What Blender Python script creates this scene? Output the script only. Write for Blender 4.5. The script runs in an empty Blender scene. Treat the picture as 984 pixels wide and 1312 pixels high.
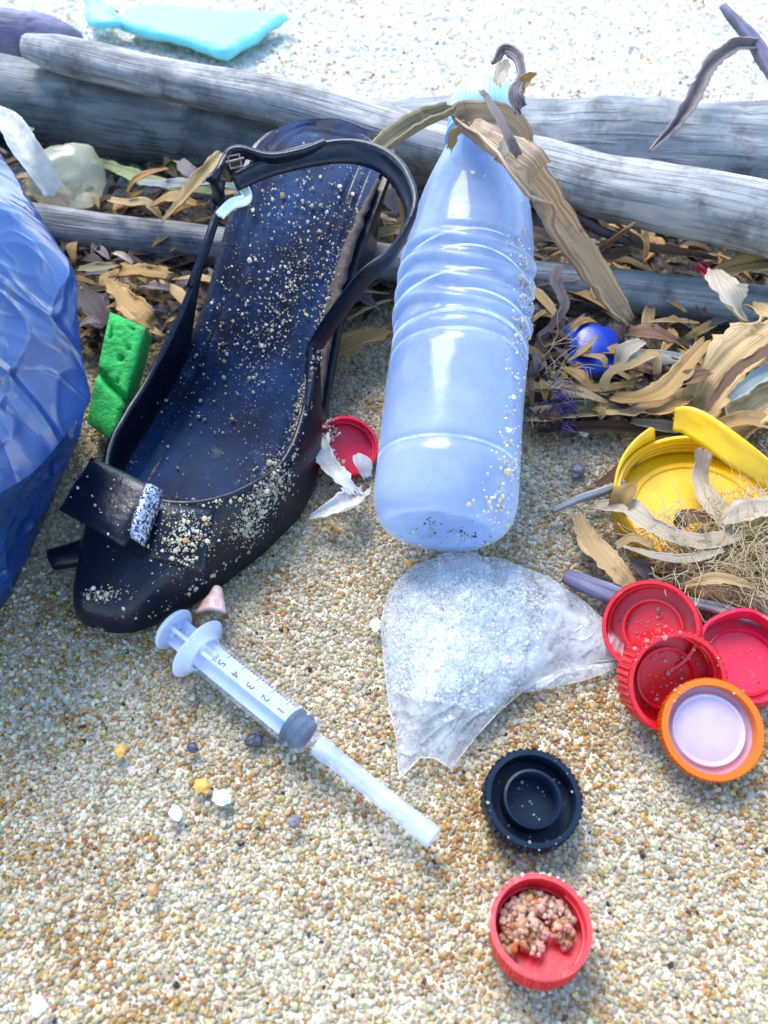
import bpy, bmesh, math, random
import numpy as np
from mathutils import Vector as V, Matrix, noise
from mathutils.geometry import delaunay_2d_cdt
from mathutils.bvhtree import BVHTree

random.seed(7); RNG = np.random.default_rng(7)
scene = bpy.context.scene
COL = scene.collection

# ------------------------------------------------------------------ camera, sky, sun, exposure
CAM = V((0, 0, 0.27)); PITCH = math.radians(50); FPX = 1093.0
cam = bpy.data.cameras.new('camera'); cam_ob = bpy.data.objects.new('camera', cam); COL.objects.link(cam_ob)
cam_ob.location = CAM; cam_ob.rotation_euler = (math.pi / 2 - PITCH, 0, 0)
cam.sensor_fit = 'VERTICAL'; cam.sensor_height = 24; cam.lens = 24 * FPX / 1312
cam.clip_start = 0.01; cam.clip_end = 200
cam.dof.use_dof = True; cam.dof.focus_distance = 0.33; cam.dof.aperture_fstop = 9.5
scene.camera = cam_ob

SUN_DIR = V((-0.26, 0.62, 0.90)).normalized()          # towards the sun: behind the pile, a little to one side
world = bpy.data.worlds.new('World'); scene.world = world; world.use_nodes = True
wn = world.node_tree.nodes; bg = wn['Background']
sky = wn.new('ShaderNodeTexSky'); sky.sky_type = 'NISHITA'; sky.sun_disc = False
sky.sun_elevation = math.asin(SUN_DIR.z); sky.sun_rotation = math.atan2(SUN_DIR.x, SUN_DIR.y)
sky.air_density = 1.4; sky.dust_density = 0.3; sky.ozone_density = 3.5
world.node_tree.links.new(sky.outputs[0], bg.inputs[0]); bg.inputs[1].default_value = 0.15
sl = bpy.data.lights.new('sun', 'SUN'); sl.energy = 1.7; sl.angle = math.radians(34); sl.color = (1.0, 0.94, 0.84)
sun = bpy.data.objects.new('sun', sl); COL.objects.link(sun)
sun.rotation_euler = (-SUN_DIR).to_track_quat('-Z', 'Y').to_euler(); sun.location = SUN_DIR * 3
vs = scene.view_settings; vs.view_transform = 'Standard'; vs.look = 'None'; vs.exposure = 1.95; vs.gamma = 1.0
vs.use_curve_mapping = False
scene.cycles.max_bounces = 10; scene.cycles.transparent_max_bounces = 12; scene.cycles.transmission_bounces = 8
scene.cycles.use_denoising = True
scene.cycles.caustics_reflective = False; scene.cycles.caustics_refractive = False

# ------------------------------------------------------------------ where things stand
CP, SP = math.cos(PITCH), math.sin(PITCH)
def ray(px, py):
    X = (px - 492) / FPX; Y = (656 - py) / FPX
    return V((X, CP + SP * Y, -SP + CP * Y))
def at(px, py, z=0.0):
    r = ray(px, py); return CAM + r * ((z - CAM.z) / r.z)
def depth(p): return (p.y * CP + (CAM.z - p.z) * SP)
def m_of(px, p): return px * depth(p) / FPX             # picture pixels at p -> metres
def sm(a, b, x):
    t = min(1, max(0, (x - a) / (b - a))); return t * t * (3 - 2 * t)
def lerp_tab(tab, x):
    for (a, va), (b, vb) in zip(tab, tab[1:]):
        if x <= b:
            t = (x - a) / (b - a) if b > a else 0
            return va + (vb - va) * max(0, min(1, t))
    return tab[-1][1]
def gz(x, y):
    h = 0.0035 * noise.noise(V((x * 9, y * 9, 1.3))) + 0.0016 * noise.noise(V((x * 28, y * 28, 4.1)))
    h += 0.02 * max(0, abs(x) - 0.5) * noise.noise(V((x * 1.5, y * 1.5, 9)))
    return h - 0.002

# ------------------------------------------------------------------ materials
def _ramp(nt, stops):
    r = nt.nodes.new('ShaderNodeValToRGB'); e = r.color_ramp.elements
    while len(e) > 1: e.remove(e[-1])
    e[0].position = stops[0][0]; e[0].color = (*stops[0][1], 1)
    for p, c in stops[1:]:
        n = e.new(p); n.color = (*c, 1)
    return r
def mat(name, stops, scale=40, rough=0.5, bump=0.0, bscale=None, stretch=(1, 1, 1), coord='Object', detail=6,
        translucent=0.0, alpha=None, tint=(1, 1, 1), dirt=None, **kw):
    m = bpy.data.materials.new(name); m.use_nodes = True; nt = m.node_tree; N = nt.nodes; L = nt.links
    b = N['Principled BSDF']; out = N['Material Output']
    tc = N.new('ShaderNodeTexCoord'); mp = N.new('ShaderNodeMapping'); mp.inputs['Scale'].default_value = stretch
    L.new(tc.outputs[coord], mp.inputs[0])
    nz = N.new('ShaderNodeTexNoise'); nz.inputs['Scale'].default_value = scale; nz.inputs['Detail'].default_value = detail
    nz.inputs['Roughness'].default_value = 0.62
    L.new(mp.outputs[0], nz.inputs['Vector'])
    if len(stops) == 1: stops = [(0.3, tuple(c * 0.88 for c in stops[0])), (0.7, stops[0])]
    rp = _ramp(nt, stops); L.new(nz.outputs[0], rp.inputs[0]); col = rp.outputs[0]
    if dirt:                                            # (colour, scale, threshold): smears of dried sand and dust
        d = N.new('ShaderNodeTexNoise'); d.inputs['Scale'].default_value = dirt[1]; d.inputs['Detail'].default_value = 9
        d.inputs['Roughness'].default_value = 0.7
        L.new(tc.outputs['Object'], d.inputs['Vector'])
        dr = _ramp(nt, [(dirt[2], (0, 0, 0)), (min(1, dirt[2] + 0.16), (0.85, 0.85, 0.85))]); L.new(d.outputs[0], dr.inputs[0])
        mx = N.new('ShaderNodeMix'); mx.data_type = 'RGBA'; L.new(dr.outputs[0], mx.inputs[0]); L.new(col, mx.inputs[6])
        mx.inputs[7].default_value = (*dirt[0], 1); col = mx.outputs[2]
    L.new(col, b.inputs['Base Color'])
    rr = N.new('ShaderNodeMapRange'); rr.inputs[3].default_value = max(0.02, rough - 0.12); rr.inputs[4].default_value = min(1, rough + 0.12)
    L.new(nz.outputs[0], rr.inputs[0]); L.new(rr.outputs[0], b.inputs['Roughness'])
    for k, v in kw.items():
        key = k.replace('_', ' ').title().replace('Ior', 'IOR')
        b.inputs[key].default_value = v
    if bump:
        n2 = N.new('ShaderNodeTexNoise'); n2.inputs['Scale'].default_value = bscale or scale; n2.inputs['Detail'].default_value = 8
        L.new(mp.outputs[0], n2.inputs['Vector'])
        bp = N.new('ShaderNodeBump'); bp.inputs['Strength'].default_value = bump; bp.inputs['Distance'].default_value = 0.001
        L.new(n2.outputs[0], bp.inputs['Height']); L.new(bp.outputs[0], b.inputs['Normal'])
    surf = b.outputs[0]
    if translucent:
        t = N.new('ShaderNodeBsdfTranslucent'); L.new(col, t.inputs[0])
        ms = N.new('ShaderNodeMixShader'); ms.inputs[0].default_value = translucent
        L.new(surf, ms.inputs[1]); L.new(t.outputs[0], ms.inputs[2]); surf = ms.outputs[0]
    if alpha is not None:                               # share of light that passes straight through a thin film
        tr = N.new('ShaderNodeBsdfTransparent'); tr.inputs[0].default_value = (*tint, 1); ms = N.new('ShaderNodeMixShader')
        if isinstance(alpha, tuple):
            ar = N.new('ShaderNodeMapRange'); ar.inputs[1].default_value = 0.35; ar.inputs[2].default_value = 0.65
            ar.inputs[3].default_value = alpha[0]; ar.inputs[4].default_value = alpha[1]
            L.new(nz.outputs[0], ar.inputs[0]); L.new(ar.outputs[0], ms.inputs[0])
        else: ms.inputs[0].default_value = alpha
        L.new(surf, ms.inputs[1]); L.new(tr.outputs[0], ms.inputs[2]); surf = ms.outputs[0]
    L.new(surf, out.inputs[0])
    return m

def attr_grain_mat(name):
    m = bpy.data.materials.new(name); m.use_nodes = True; nt = m.node_tree; N = nt.nodes; L = nt.links
    b = N['Principled BSDF']; at_ = N.new('ShaderNodeAttribute'); at_.attribute_type = 'INSTANCER'; at_.attribute_name = 'gcol'
    tc = N.new('ShaderNodeTexCoord'); nz = N.new('ShaderNodeTexNoise'); nz.inputs['Scale'].default_value = 1.3; nz.inputs['Detail'].default_value = 4
    L.new(tc.outputs['Object'], nz.inputs['Vector'])
    rp = _ramp(nt, [(0.3, (0.80, 0.79, 0.77)), (0.6, (1.0, 1.0, 1.0))]); L.new(nz.outputs[0], rp.inputs[0])
    mx = N.new('ShaderNodeMix'); mx.data_type = 'RGBA'; mx.blend_type = 'MULTIPLY'; mx.inputs[0].default_value = 1
    L.new(at_.outputs['Color'], mx.inputs[6]); L.new(rp.outputs[0], mx.inputs[7]); L.new(mx.outputs[2], b.inputs['Base Color'])
    b.inputs['Roughness'].default_value = 0.32; b.inputs['Specular IOR Level'].default_value = 0.6
    t = N.new('ShaderNodeBsdfTranslucent'); L.new(mx.outputs[2], t.inputs[0])
    ms = N.new('ShaderNodeMixShader'); ms.inputs[0].default_value = 0.66
    L.new(b.outputs[0], ms.inputs[1]); L.new(t.outputs[0], ms.inputs[2]); L.new(ms.outputs[0], N['Material Output'].inputs[0])
    return m

M = {}
M['sand'] = mat('sand', [(0.25, (0.34, 0.28, 0.20)), (0.45, (0.48, 0.42, 0.32)), (0.6, (0.56, 0.50, 0.40)), (0.75, (0.58, 0.50, 0.36))],
                scale=420, rough=0.8, bump=0.7, bscale=700, detail=10)
nt = M['sand'].node_tree; b_ = nt.nodes['Principled BSDF']                # overexposed glare beyond the logs, put into the sand colour
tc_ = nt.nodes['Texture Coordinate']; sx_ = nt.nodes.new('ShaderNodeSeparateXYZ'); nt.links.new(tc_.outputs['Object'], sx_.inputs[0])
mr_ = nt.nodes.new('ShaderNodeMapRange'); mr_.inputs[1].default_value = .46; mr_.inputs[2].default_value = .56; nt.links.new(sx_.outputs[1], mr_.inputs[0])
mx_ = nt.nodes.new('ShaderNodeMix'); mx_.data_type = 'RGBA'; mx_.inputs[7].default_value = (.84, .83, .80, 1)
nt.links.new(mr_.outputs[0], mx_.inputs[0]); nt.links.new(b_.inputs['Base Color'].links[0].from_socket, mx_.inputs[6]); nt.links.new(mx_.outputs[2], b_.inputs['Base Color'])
M['grain'] = attr_grain_mat('sand_grain')
def wood(name, a, b, c):
    m = mat(name, [(0.30, a), (0.47, b), (0.66, c)], scale=1.0, rough=0.75, stretch=(16, 75, 1), coord='UV', detail=11,
            dirt=(tuple(x * .6 + .01 for x in a), 34, 0.48))
    nt = m.node_tree; N = nt.nodes; L = nt.links; b_ = N['Principled BSDF']; tc = N['Texture Coordinate']
    mp = N.new('ShaderNodeMapping'); mp.inputs['Scale'].default_value = (22, 420, 1); L.new(tc.outputs['UV'], mp.inputs[0])
    n2 = N.new('ShaderNodeTexNoise'); n2.inputs['Scale'].default_value = 1.0; n2.inputs['Detail'].default_value = 8; L.new(mp.outputs[0], n2.inputs['Vector'])
    rp = _ramp(nt, [(.36, (0, 0, 0)), (.50, (1, 1, 1))]); L.new(n2.outputs[0], rp.inputs[0])    # fine drying cracks
    mx = N.new('ShaderNodeMix'); mx.data_type = 'RGBA'; mx.blend_type = 'MULTIPLY'; mx.inputs[0].default_value = .22
    old = b_.inputs['Base Color'].links[0].from_socket; L.new(old, mx.inputs[6]); L.new(rp.outputs[0], mx.inputs[7]); L.new(mx.outputs[2], b_.inputs['Base Color'])
    bp = N.new('ShaderNodeBump'); bp.inputs['Strength'].default_value = .55; bp.inputs['Distance'].default_value = .0012
    L.new(rp.outputs[0], bp.inputs['Height']); L.new(bp.outputs[0], b_.inputs['Normal'])
    return m
M['wood_pale'] = wood('weathered_wood_pale', (0.13, 0.125, 0.12), (0.27, 0.26, 0.25), (0.46, 0.43, 0.40))
M['wood_dark'] = wood('weathered_wood_dark', (0.05, 0.055, 0.055), (0.11, 0.12, 0.115), (0.22, 0.22, 0.21))
M['wood_mid'] = wood('weathered_wood_mid', (0.085, 0.09, 0.095), (0.19, 0.195, 0.20), (0.34, 0.33, 0.32))
M['wood_violet'] = wood('weathered_wood_violet', (0.06, 0.055, 0.09), (0.12, 0.11, 0.18), (0.22, 0.20, 0.28))
def straw(name, a, b, c, **kw):
    kw.setdefault('rough', 0.6)
    return mat(name, [(0.28, a), (0.48, b), (0.7, c)], scale=1.0, bump=0.8, bscale=1.5, stretch=(14, 42, 1), coord='UV', detail=9,
               translucent=kw.pop('translucent', 0.3), dirt=(tuple(x * .45 for x in a), 75, .54), **kw)
M['straw'] = straw('dry_straw_leaf', (0.24, 0.11, 0.03), (0.50, 0.29, 0.09), (0.70, 0.49, 0.22))
M['straw_pale'] = straw('dry_pale_leaf', (0.34, 0.19, 0.07), (0.60, 0.40, 0.17), (0.78, 0.60, 0.34))
M['straw_brown'] = straw('dry_brown_leaf', (0.075, 0.035, 0.02), (0.20, 0.10, 0.05), (0.38, 0.23, 0.12))
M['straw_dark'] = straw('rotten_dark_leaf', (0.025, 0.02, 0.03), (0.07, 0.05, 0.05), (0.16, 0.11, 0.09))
M['straw_violet'] = straw('dry_violet_stalk', (0.10, 0.075, 0.10), (0.25, 0.19, 0.20), (0.46, 0.38, 0.30))
M['straw_stalk'] = straw('dry_olive_stalk', (0.10, 0.075, 0.07), (0.27, 0.21, 0.11), (0.50, 0.43, 0.24))
M['straw_grey'] = straw('dry_grey_leaf', (0.26, 0.28, 0.27), (0.42, 0.45, 0.42), (0.58, 0.60, 0.55))
M['leaf_green'] = straw('fading_green_leaf', (0.12, 0.19, 0.05), (0.30, 0.36, 0.14), (0.50, 0.50, 0.32))
M['leaf_orange'] = straw('dry_orange_leaf', (0.30, 0.13, 0.03), (0.55, 0.28, 0.08), (0.70, 0.45, 0.18))
M['husk_white'] = straw('papery_white_husk', (0.48, 0.35, 0.21), (0.70, 0.58, 0.42), (0.82, 0.75, 0.64), translucent=0.4)
M['fibre'] = mat('coir_fibre', [(0.3, (0.46, 0.32, 0.15)), (0.7, (0.76, 0.64, 0.42))], scale=60, rough=0.5, translucent=0.35)
M['rubber'] = mat('dark_navy_rubber', [(0.3, (0.002, 0.003, 0.008)), (0.7, (0.004, 0.008, 0.022))], scale=60, rough=0.33, bump=0.25, bscale=500, specular_ior_level=0.3)
M['insole'] = mat('navy_insole', [(0.32, (0.0014, 0.004, 0.012)), (0.5, (0.004, 0.015, 0.050)), (0.7, (0.011, 0.036, 0.10))], scale=38, rough=0.68, specular_ior_level=0.12,
                  bump=0.5, bscale=300, dirt=((0.05, 0.075, 0.10), 110, 0.58))
M['glitter'] = mat('glitter_band', [(0.42, (0.01, 0.02, 0.06)), (0.6, (0.5, 0.55, 0.7))], scale=900, rough=0.25, metallic=0.7, bump=1.0, bscale=900)
M['metal'] = mat('rusty_metal', [(0.3, (0.10, 0.05, 0.03)), (0.7, (0.35, 0.27, 0.22))], scale=400, rough=0.5, metallic=0.7)
M['tan'] = mat('torn_board', [(0.3, (0.02, 0.014, 0.014)), (0.7, (0.11, 0.075, 0.055))], scale=300, rough=0.85, bump=0.6)
def plastic(name, c, rough=0.33, **kw):
    d = tuple(x * 0.82 for x in c)
    return mat(name, [(0.3, d), (0.7, c)], scale=70, rough=rough, bump=0.12, bscale=350, **kw)
M['red'] = plastic('red_plastic', (0.68, 0.012, 0.020), subsurface_weight=0.0, dirt=((0.55, 0.14, 0.12), 120, 0.60))
M['crimson'] = plastic('crimson_plastic', (0.66, 0.010, 0.045), dirt=((0.60, 0.20, 0.22), 120, 0.60))
M['orange'] = plastic('orange_plastic', (0.74, 0.15, 0.004), translucent=0.15)
M['liner'] = plastic('milky_liner', (0.50, 0.38, 0.50), rough=0.2)
M['black'] = plastic('blue_black_plastic', (0.004, 0.011, 0.026), rough=0.4, specular_ior_level=0.2, dirt=((0.05, 0.07, 0.10), 120, 0.64))
M['yellow'] = plastic('yellow_plastic', (0.90, 0.50, 0.002), translucent=0.12)
M['blue'] = plastic('deep_blue_plastic', (0.004, 0.035, 0.36))
M['turquoise'] = plastic('turquoise_foam', (0.16, 0.62, 0.66), rough=0.6, dirt=((0.7, 0.75, 0.72), 30, 0.62))
M['sponge'] = mat('green_sponge', [(0.3, (0.015, 0.26, 0.05)), (0.6, (0.03, 0.48, 0.09)), (0.8, (0.08, 0.58, 0.15))], scale=130, rough=0.85, bump=1.0, bscale=500)
M['bag'] = mat('blue_bag_film', [(0.32, (0.006, 0.028, 0.12)), (0.55, (0.011, 0.052, 0.195)), (0.75, (0.035, 0.075, 0.24))], scale=14, rough=0.24, translucent=0.03, specular_ior_level=0.9)
def film_creases(m, specs, strength, dist):
    """thin sharp creases: ridges where a warped noise crosses its middle"""
    nt = m.node_tree; N = nt.nodes; L = nt.links; tc = N['Texture Coordinate']; tot = None
    for (sc, dst, wd, amt) in specs:
        n_ = N.new('ShaderNodeTexNoise'); n_.inputs['Scale'].default_value = sc; n_.inputs['Detail'].default_value = 2.5; n_.inputs['Distortion'].default_value = dst
        L.new(tc.outputs['Object'], n_.inputs['Vector'])
        a = N.new('ShaderNodeMath'); a.operation = 'SUBTRACT'; a.inputs[1].default_value = .5; L.new(n_.outputs[0], a.inputs[0])
        b = N.new('ShaderNodeMath'); b.operation = 'ABSOLUTE'; L.new(a.outputs[0], b.inputs[0])
        r = N.new('ShaderNodeMapRange'); r.inputs[1].default_value = 0; r.inputs[2].default_value = wd; r.inputs[3].default_value = amt; r.inputs[4].default_value = 0; L.new(b.outputs[0], r.inputs[0])
        if tot is None: tot = r.outputs[0]
        else:
            d = N.new('ShaderNodeMath'); d.operation = 'ADD'; L.new(tot, d.inputs[0]); L.new(r.outputs[0], d.inputs[1]); tot = d.outputs[0]
    bp = N.new('ShaderNodeBump'); bp.inputs['Strength'].default_value = strength; bp.inputs['Distance'].default_value = dist
    L.new(tot, bp.inputs['Height']); L.new(bp.outputs[0], N['Principled BSDF'].inputs['Normal'])
film_creases(M['bag'], [(3.5, .8, .03, 1.0), (8, .9, .03, .55), (22, 1.2, .05, .12)], .42, .006)
M['film'] = mat('cloudy_white_film', [(0.3, (0.70, 0.74, 0.80)), (0.7, (0.90, 0.92, 0.95))], scale=70, rough=0.25, bump=0.5, bscale=180, translucent=0.4, alpha=(0.82, 0.60), specular_ior_level=1.0)
film_creases(M['film'], [(26, 1.2, .05, 1.0), (70, 1.0, .06, .35)], .6, .0016)
M['film_yellow'] = mat('yellowed_film', [(0.35, (0.55, 0.55, 0.30)), (0.65, (0.80, 0.82, 0.70))], scale=25, rough=0.25, bump=0.4, bscale=80, translucent=0.35, alpha=(0.45, 0.65), specular_ior_level=0.9)
M['film_pale'] = mat('pale_shred', [(0.3, (0.55, 0.55, 0.50)), (0.7, (0.82, 0.80, 0.78))], scale=120, rough=0.5, bump=0.5, translucent=0.3, alpha=(0.45, 0.1))
M['strip'] = mat('pale_green_strip', [(0.3, (0.50, 0.58, 0.45)), (0.7, (0.72, 0.78, 0.66))], scale=200, rough=0.5)
M['pet'] = mat('clear_bottle_plastic', [(0.3, (0.76, 0.87, 1.0)), (0.7, (0.88, 0.94, 1.0))], scale=30, rough=0.08, tint=(0.92, 0.96, 1.0), bump=0.2, bscale=120, translucent=0.5, alpha=(0.70, 0.55), specular_ior_level=1.0)
M['pet_edge'] = mat('whitened_clear_plastic', [(0.3, (0.86, 0.93, 1.0)), (0.7, (0.95, 0.98, 1.0))], scale=60, rough=0.08, translucent=0.4, alpha=(0.85, 0.35), specular_ior_level=1.0)  # whiter than the bottle wall: the rib highlights are put into this colour
M['water'] = mat('cloudy_water', [(0.3, (0.38, 0.56, 1.0)), (0.7, (0.58, 0.74, 1.0))], scale=14, rough=0.08, translucent=0.42, transmission_weight=0.72, ior=1.33, alpha=(0.44, 0.28), tint=(0.72, 0.85, 1.0))
M['bcap'] = mat('pale_blue_cap', [(0.3, (0.30, 0.52, 0.85)), (0.7, (0.50, 0.72, 0.95))], scale=60, rough=0.3, translucent=0.3)
M['barrel'] = mat('clouded_syringe_plastic', [(0.3, (0.60, 0.72, 0.95)), (0.7, (0.74, 0.83, 1.0))], scale=90, rough=0.2, translucent=0.3, alpha=(0.88, 0.78), specular_ior_level=0.9)
M['needle_cap'] = mat('frosted_cap_plastic', [(0.3, (0.50, 0.58, 0.75)), (0.7, (0.66, 0.74, 0.90))], scale=90, rough=0.16, translucent=0.3, alpha=(0.55, 0.45), specular_ior_level=0.9)
M['plunger'] = mat('milky_plunger_plastic', [(0.3, (0.52, 0.58, 0.75)), (0.7, (0.66, 0.72, 0.88))], scale=70, rough=0.35, translucent=0.3)
M['stopper'] = plastic('blue_grey_rubber', (0.003, 0.018, 0.05), rough=0.5, specular_ior_level=0.2)
M['ink'] = mat('black_print', [(0.3, (0.01, 0.012, 0.03)), (0.7, (0.03, 0.03, 0.06))], scale=300, rough=0.6)
M['shell_pink'] = mat('pink_shell', [(0.3, (0.50, 0.28, 0.22)), (0.7, (0.72, 0.50, 0.45))], scale=250, rough=0.4, bump=0.4)
M['violet_weed'] = mat('violet_weed', [(0.3, (0.03, 0.015, 0.08)), (0.7, (0.10, 0.05, 0.22))], scale=200, rough=0.6)

# ------------------------------------------------------------------ building helpers
MW = {}
def props(o, label=None, cat=None, group=None, kind=None):
    if label: o['label'] = label
    if cat: o['category'] = cat
    if group: o['group'] = group
    if kind: o['kind'] = kind
    return o
def thing(name, label, cat, mtx, group=None):
    o = bpy.data.objects.new(name, None); COL.objects.link(o); o.empty_display_size = 0.01
    if not isinstance(mtx, Matrix): mtx = Matrix.Translation(V(mtx))
    o.matrix_world = mtx; MW[o.name] = mtx
    return props(o, label, cat, group)
def mk(name, verts, faces, material, parent=None, world=True, smooth=True, uv=None, thick=0.0, sub=0, sharp=None):
    """ONE mesh object; world verts are moved into the parent's frame, or about the thing's own base"""
    verts = [V(v) for v in verts]
    if parent is not None:
        mtx = MW[parent.name]
        if world:
            inv = mtx.inverted(); verts = [inv @ v for v in verts]
        loc = None
    else:
        mtx = None
        lo = V((sum(v.x for v in verts) / len(verts), sum(v.y for v in verts) / len(verts), min(v.z for v in verts)))
        verts = [v - lo for v in verts]; loc = lo
    me = bpy.data.meshes.new(name); me.from_pydata(verts, [], faces)
    if uv is not None:
        l = me.uv_layers.new(name='UVMap')
        for lp in me.loops: l.data[lp.index].uv = uv[lp.vertex_index]
    me.materials.append(material)
    if smooth: me.polygons.foreach_set('use_smooth', [True] * len(me.polygons))
    if sharp: me.set_sharp_from_angle(angle=math.radians(sharp))
    me.validate(); me.update()
    o = bpy.data.objects.new(name, me); COL.objects.link(o)
    if parent is not None:
        o.parent = parent; MW[o.name] = mtx
    else:
        o.location = loc; MW[o.name] = Matrix.Translation(loc)
    if thick:
        s = o.modifiers.new('thickness', 'SOLIDIFY'); s.thickness = thick; s.offset = 0
    if sub:
        s = o.modifiers.new('smooth', 'SUBSURF'); s.levels = sub; s.render_levels = sub
    return o
def crom(pts, n):
    """Catmull-Rom through pts (tuples of any length), n samples"""
    P = [np.array(p, float) for p in pts]; P = [2 * P[0] - P[1]] + P + [2 * P[-1] - P[-2]]
    out = []; k = len(P) - 3
    for i in range(n):
        u = i / (n - 1) * k; j = min(int(u), k - 1); t = u - j
        a, b, c, d = P[j:j + 4]
        out.append(0.5 * ((2 * b) + (c - a) * t + (2 * a - 5 * b + 4 * c - d) * t * t + (3 * b - a - 3 * c + d) * t ** 3))
    return out
def tube(pts, radii, seg=12, wob=0.0, seed=0.0, squash=1.0, wscale=40):
    """tapered, slightly uneven tube; returns verts, faces, uv"""
    pts = [V(p) for p in pts]; vs_, fs, uv = [], [], []
    ref = V((0, 0, 1)); dist = 0; n = len(pts)
    for i, p in enumerate(pts):
        t = (pts[min(i + 1, n - 1)] - pts[max(i - 1, 0)]).normalized()
        a = t.cross(ref); a = a.normalized() if a.length > 1e-4 else V((1, 0, 0)); b = a.cross(t).normalized()
        if i: dist += (p - pts[i - 1]).length
        for k in range(seg):
            th = 2 * math.pi * k / seg
            r = radii[i]
            q = a * math.cos(th) + b * math.sin(th) * squash
            if wob: r *= 1 + wob * noise.noise(V((dist * wscale, math.cos(th) * 1.5 + seed, math.sin(th) * 1.5)))
            vs_.append(p + q * r); uv.append((dist, min(k, seg - k) / seg * 0.12))
    for i in range(n - 1):
        for k in range(seg):
            fs.append((i * seg + k, i * seg + (k + 1) % seg, (i + 1) * seg + (k + 1) % seg, (i + 1) * seg + k))
    for i, rev in ((0, False), (n - 1, True)):
        c = len(vs_); vs_.append(pts[i]); uv.append((i * 0.01, 0))
        for k in range(seg):
            f = (c, i * seg + (k + 1) % seg, i * seg + k); fs.append(f if not rev else f[::-1])
    return vs_, fs, uv
def ribbon(pts, widths, twist=None, cup=0.0, ridges=0.0, rag=0.0, n=26, k=9, up=V((0, 0, 1)), seed=0.0):
    """a leaf or strip along pts; cup bends it across, ridges run along it, rag frays the edges"""
    dat = [tuple(p) + (w, (twist[i] if twist else 0.0)) for i, (p, w) in enumerate(zip(pts, widths))]
    S = crom(dat, n); vs_, fs, uv = [], [], []; dist = 0
    P = [V(s[:3]) for s in S]
    for i, s in enumerate(S):
        t = (P[min(i + 1, n - 1)] - P[max(i - 1, 0)]).normalized()
        a = t.cross(up); a = a.normalized() if a.length > 1e-3 else V((1, 0, 0)); b = a.cross(t).normalized()
        ca, sa = math.cos(s[4]), math.sin(s[4]); a, b = a * ca + b * sa, b * ca - a * sa
        if i: dist += (P[i] - P[i - 1]).length
        w = max(s[3], 0.0002)
        for j in range(k):
            x = 2 * j / (k - 1) - 1
            e = 1 + (rag * (noise.noise(V((dist * 160, seed + 3 * (x > 0), 0.5))) + .6 * noise.noise(V((dist * 420, seed, x > 0)))) if abs(x) > 0.7 else 0)
            h = cup * w * x * x + ridges * w * noise.noise(V((x * 3.2 + seed, dist * 12, seed))) 
            h += 0.06 * w * noise.noise(V((dist * 90, x * 2, seed + 5))) + .3 * ridges * w * noise.noise(V((x * 8 + seed, dist * 25, 3)))
            fr = t * (w * .9 * rag * 2 * noise.noise(V((x * 5, seed, i > 2)))) if rag and i in (0, n - 1) else V((0, 0, 0))
            vs_.append(P[i] + a * (x * w * 0.5 * e) + b * h + fr); uv.append((dist, x * 0.5 + seed))
    for i in range(n - 1):
        for j in range(k - 1):
            fs.append((i * k + j, i * k + j + 1, (i + 1) * k + j + 1, (i + 1) * k + j))
    return vs_, fs, uv
_seed = [0.0]
def leaf(name, label, cat, pp, wpx, material, group=None, thick=0.00025, parent=None, **kw):
    """pp: points as (picture x, picture y, height); wpx: widths in picture pixels"""
    _seed[0] += 1.37
    P = [at(*p) for p in pp]
    if not isinstance(wpx, (list, tuple)):
        wpx = [wpx * (0.45 if i in (0, len(pp) - 1) else 1) for i in range(len(pp))]
    W = [m_of(w, p) for w, p in zip(wpx, P)]
    kw.setdefault('cup', 0.18); kw.setdefault('ridges', 0.09); kw.setdefault('rag', 0.38); kw.setdefault('n', 44); kw.setdefault('k', 13)
    v, f, uv = ribbon(P, W, seed=_seed[0], **kw)
    o = mk(name, v, f, material, parent, uv=uv, thick=thick)
    return props(o, label, cat, group) if parent is None else o
def lathe(profile, seg=48, rfun=None):
    """profile of (r, z); rfun(r, z, theta, index) may modulate the radius"""
    vs_, fs, idx = [], [], []
    for i, (r, z) in enumerate(profile):
        if r < 1e-6:
            idx.append([len(vs_)]); vs_.append(V((0, 0, z)))
        else:
            row = []
            for k in range(seg):
                th = 2 * math.pi * k / seg; rr = rfun(r, z, th, i) if rfun else r
                zz = z
                if isinstance(rr, tuple): rr, zz = rr
                row.append(len(vs_)); vs_.append(V((rr * math.cos(th), rr * math.sin(th), zz)))
            idx.append(row)
    for a, b in zip(idx, idx[1:]):
        for k in range(seg):
            k2 = (k + 1) % seg
            if len(a) == 1 and len(b) == 1: break
            if len(a) == 1: fs.append((a[0], b[k2], b[k])) 
            elif len(b) == 1: fs.append((a[k], a[k2], b[0]))
            else: fs.append((a[k], a[k2], b[k2], b[k]))
    return vs_, fs
def frame(o, z, xhint):
    z = z.normalized(); x = (xhint - z * xhint.dot(z)).normalized(); y = z.cross(x)
    return Matrix(((x.x, y.x, z.x, o.x), (x.y, y.y, z.y, o.y), (x.z, y.z, z.z, o.z), (0, 0, 0, 1)))
def inside(p, poly):
    x, y = p; c = False; n = len(poly)
    for i in range(n):
        x1, y1 = poly[i]; x2, y2 = poly[i - 1]
        if (y1 > y) != (y2 > y) and x < (x2 - x1) * (y - y1) / (y2 - y1) + x1: c = not c
    return c
def edge_dist(p, poly):
    best = 9; n = len(poly); p = V(p)
    for i in range(n):
        a, b = V(poly[i]), V(poly[i - 1]); ab = b - a
        t = max(0, min(1, (p - a).dot(ab) / max(ab.length_squared, 1e-12))); best = min(best, (p - a - ab * t).length)
    return best
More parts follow.
